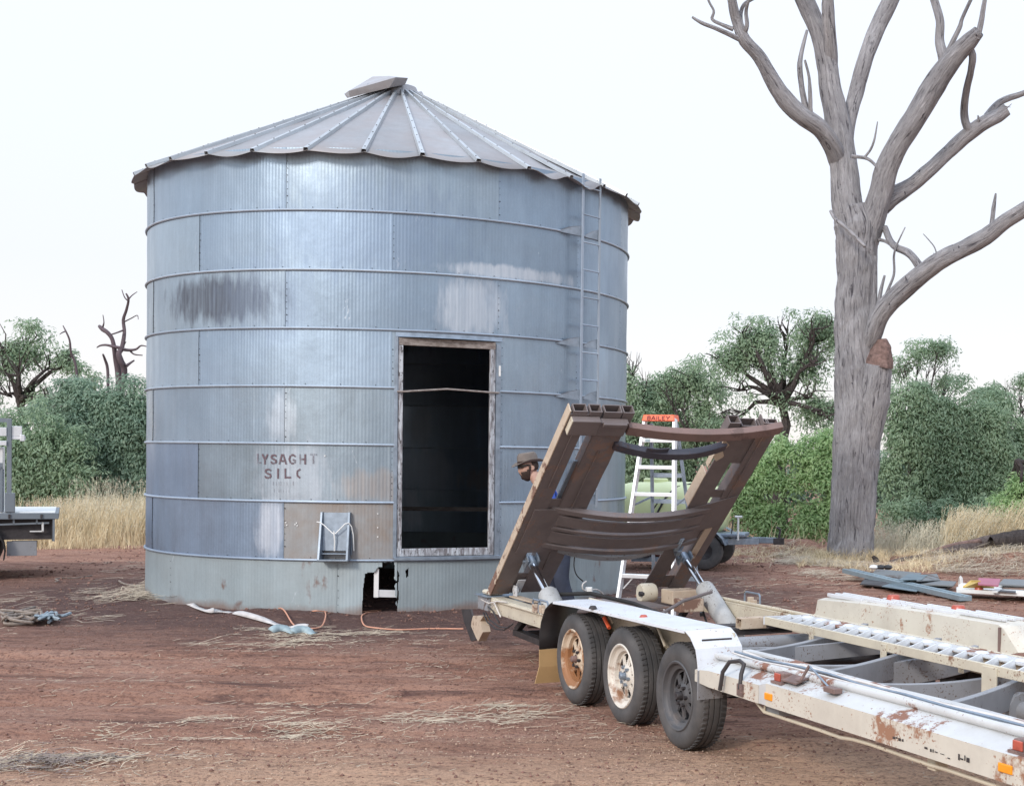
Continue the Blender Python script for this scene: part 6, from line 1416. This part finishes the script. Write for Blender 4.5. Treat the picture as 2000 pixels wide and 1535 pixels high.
for k in range(3): obj('rope_loop', MB().tube(shift(tangle(-5+k*10, 70+k*8, 1207, 1224, 14, .09)), .014, 6), M['rope'], rp, True)
for k in range(2): obj('rope_end', MB().tube(shift(tangle(58, 118, 1209, 1226, 12, .08)), .011, 6), M['ropeblue'], rp, True)
obj('rope_end', MB().tube(shift(smooth_path(onground([(95,1222),(110,1214),(125,1212),(137,1207)], .04))), .016, 6), M['ropeblue'], rp, True)
tag(obj('twine', MB().tube(smooth_path(onground([(232,1139),(245,1147),(262,1151),(275,1158)], .02)), .010, 5), M['rope'], None, True), 'bit of pale twine curling on the dirt left of the silo foot', 'twine')
tag(obj('twine', MB().tube(smooth_path(onground([(108,1143),(114,1139),(108,1135),(120,1131),(150,1130),(180,1127)], .02)), .009, 5), M['rope'], None, True), 'wavy piece of twine on the ground behind the rope heap', 'twine')
# lead hanging down the silo wall to a plug
pc = [Vector(cyl(*[cyl_px(x, y)[0], RS+.06, cyl_px(x, y)[1]]))+Vector(SC) for x, y in ((1112,1062),(1114,1085),(1113,1105),(1118,1122),(1130,1134))]
pcw = [Vector(cyl(*[cyl_px(x, y)[0], RS+.10, cyl_px(x, y)[1]]))+Vector(SC) for x, y in ((1131,1134),(1124,1140),(1125,1150),(1134,1152),(1150,1150),(1162,1158),(1172,1176))]
pw = empty('power_lead', tuple(pc[0])); tag(pw, 'black and white power lead with a plug hanging down the silo wall behind the cradle', 'cord')
obj('lead', MB().tube(smooth_path([p-pc[0] for p in pc]), .007, 6), M['black'], pw, True); obj('lead', MB().tube(smooth_path([p-pc[0] for p in pcw]), .008, 6), M['whitecord'], pw, True)
q = pcw[3]-pc[0]; obj('plug', MB().box(q.x-.03, q.x+.05, q.y-.03, q.y+.03, q.z-.03, q.z+.04), M['whiteplain'], pw, bev=.01)
# steel channel and scrap sheets
a, b = Vector(ongr(1655, 1132)), Vector(ongr(1886, 1178)); a.z = .13; b.z = .06
sb_ = MB().sweep([a, a.lerp(b, .5)+Vector((0,0,-.004)), b], [(-.085,-.03),(.085,-.03),(.085,.03),(.030,.03),(.030,.018),(-.030,.018),(-.030,.03),(-.085,.03)])
tag(obj('steel_channel', sb_, M['beamblue'], None, bev=.002), 'long blue-grey galvanised steel channel lying across the scrap sheets', 'steel beam')
M['sheetgrey'] = painted('grey_scrap_sheet', (0.15, 0.165, 0.175), (0.10, 0.08, 0.07), .6, (.14,.13,.12)); M['sheetdark'] = simple('dark_scrap_board', (0.055, 0.055, 0.06), .7, 0, .4, 5); M['sheetblue'] = simple('dull_blue_sheet', (0.14, 0.19, 0.22), .5, .2, .2, 5)
def slab(name, pts, th, mat, label, cat, z=(0,0,0,0), group=None):
    P = [Vector((*ongr(x, y, z[i])[:2], z[i])) for i, (x, y) in enumerate(pts)]; mb = MB().hexa([p for p in P]+[p+Vector((0,0,th)) for p in P])
    return tag(obj(name, mb, M[mat], None, bev=.003), label, cat, group)
GS = 'scrap sheets heaped behind the trailer'
slab('scrap_sheet', [(1680,1142),(1760,1150),(1778,1136),(1700,1120)], .02, 'sheetdark', 'black ragged board at the left end of the scrap heap, under the channel', 'board', (.04,.04,.10,.08), GS)
slab('scrap_sheet', [(1700,1124),(1790,1132),(1800,1120),(1712,1112)], .012, 'sheetgrey', 'grey flat sheet lying at the back left of the scrap heap', 'metal sheet', (.12,.10,.12,.12), GS)
slab('scrap_sheet', [(1735,1148),(1840,1158),(1866,1140),(1770,1132)], .03, 'sheetdark', 'dark board at the bottom right of the scrap heap', 'board', (.02,.02,.02,.04), GS)
slab('scrap_sheet', [(1750,1140),(1862,1146),(1868,1138),(1760,1130)], .02, 'sheetgrey', 'long grey sheet sticking out to the right of the scrap heap', 'metal sheet', (.08,.07,.08,.09), GS)
slab('scrap_sheet', [(1755,1133),(1800,1133),(1812,1124),(1775,1122)], .012, 'sheetblue', 'small pale blue-grey sheet on top of the scrap heap', 'metal sheet', (.15,.14,.15,.17), GS)
slab('scrap_sheet', [(1790,1136),(1836,1134),(1830,1122),(1794,1124)], .014, 'sheetgrey', 'small curled grey sheet at the top right of the scrap heap', 'metal sheet', (.13,.10,.14,.15), GS)
slab('scrap_sheet', [(1722,1146),(1790,1156),(1800,1150),(1740,1140)], .012, 'sheetblue', 'dull blue strip half under the steel channel', 'metal sheet', (.06,.05,.06,.07), GS)
rk = random.Random(4)
for k in range(3):
    x0 = 1706+k*14; P = Vector(ongr(x0, 1128)); mb = MB().lathe([(.001,.04),(.05,.03),(.07,0),(.04,-.03)], (P.x, P.y, .15), 'z', 7); 
    tag(obj('crumpled_scrap', mb, M['whiteplain' if k == 0 else 'plastic_black'], None), ('white crumpled scrap', 'black lump of scrap left of centre', 'black lump of scrap right of centre')[k]+' among the sheets of the scrap heap', 'scrap')
sg = empty('sign_panel', tuple(ongr(1930, 1158, .10))); so = Vector(ongr(1930, 1158, .10)); tag(sg, 'white framed panel with a dull red lamp lying flat at the right edge', 'panel')
def sslab(n, pts, z, th, mat, par=sg):
    P = [Vector(ongr(x, y, z))-so for x, y in pts]; return obj(n, MB().hexa(P+[p+Vector((0,0,th)) for p in P]), M[mat], par, bev=.003)
sslab('panel_base', [(1868,1155),(2060,1166),(2060,1160),(1876,1146)], .10, .025, 'whiteplain')
sslab('frame_bar', [(1868,1157),(2060,1168),(2060,1164),(1868,1153)], .09, .045, 'whiteplain'); sslab('frame_bar', [(1872,1146),(2050,1150),(2050,1147),(1878,1143)], .12, .03, 'whiteplain')
sslab('frame_bar', [(1938,1157),(1948,1158),(1962,1146),(1954,1145)], .125, .02, 'whiteplain'); sslab('inner_slot', [(1950,1156),(1984,1158),(1984,1155),(1954,1153)], .13, .01, 'sheetdark')
q = Vector(ongr(1912, 1152, .13))-so; obj('lamp', MB().lathe([(.001,.035),(.05,.03),(.06,.0)], tuple(q), 'z', 14), M['red'], sg, True)
slab('yellow_board', [(1880,1148),(1942,1149),(1912,1136),(1896,1136)], .02, 'yellow', 'yellow board lying on the white panel at the right edge', 'board', (.15,.15,.24,.22))
slab('pink_board', [(1910,1143),(1950,1146),(1954,1133),(1911,1131)], .02, 'magenta', 'pinkish red board leaning behind the yellow board', 'board', (.20,.20,.26,.26))
slab('grey_board', [(1950,1143),(2050,1148),(2050,1136),(1960,1133)], .02, 'sheetgrey', 'pale grey board on the white panel at the right edge', 'board', (.17,.17,.20,.20))
tag(obj('hose_ring', MB().lathe([(.10,-.02),(.12,0),(.10,.02),(.08,0)], tuple(Vector(ongr(1876, 1142, .12))), 'x', 20, True), M['whitecord'], None, True), 'pale ring standing at the left end of the white panel', 'ring')
# fallen logs and splintered wood
def log(pts, Y0, mat, label, dy, n=16, amp=.25, seed=3):
    b = Vector(at(*pts[0][:2], Y0)); root = empty('fallen_log', (b.x, Y0, 0)); tag(root, label, 'log'); barktube('stem', pts, mat, root, n, amp, seed, dy, Y0, Vector((b.x, Y0, 0)), 5); return root
lg = log([(1815,1084,3),(1835,1080,9),(1870,1073,12),(1900,1066,13),(1925,1058,13),(1950,1052,9)], 23.6, 'logwood', 'grey splintered fallen log pointing left out of the straw heap', [0,0,.2,.4,.6,.8])
barktube('split_end', [(1812,1078,2),(1835,1072,4),(1870,1064,6),(1915,1056,5)], 'splitwood', lg, 8, .3, 9, [0,0,.2,.4], 23.6, lg.location.copy(), 4)
log([(1935,1058,10),(1960,1056,16),(1985,1054,18),(2020,1050,18),(2060,1046,17)], 23.9, 'bark', 'dark thick fallen log running out of the right edge', [0,.1,.2,.3,.4], seed=5)
log([(1732,1100,4),(1760,1095,6),(1790,1089,5),(1801,1085,2)], 23.0, 'logwood', 'small weathered slab of wood in the straw right of the dead gum', [0,0,.1,.1], 10, seed=7)
log([(1704,1086,3),(1711,1095,6),(1708,1108,4)], 22.9, 'bark', 'short dark stub of wood against the foot of the dead gum', [0,0,0], 8, seed=8)
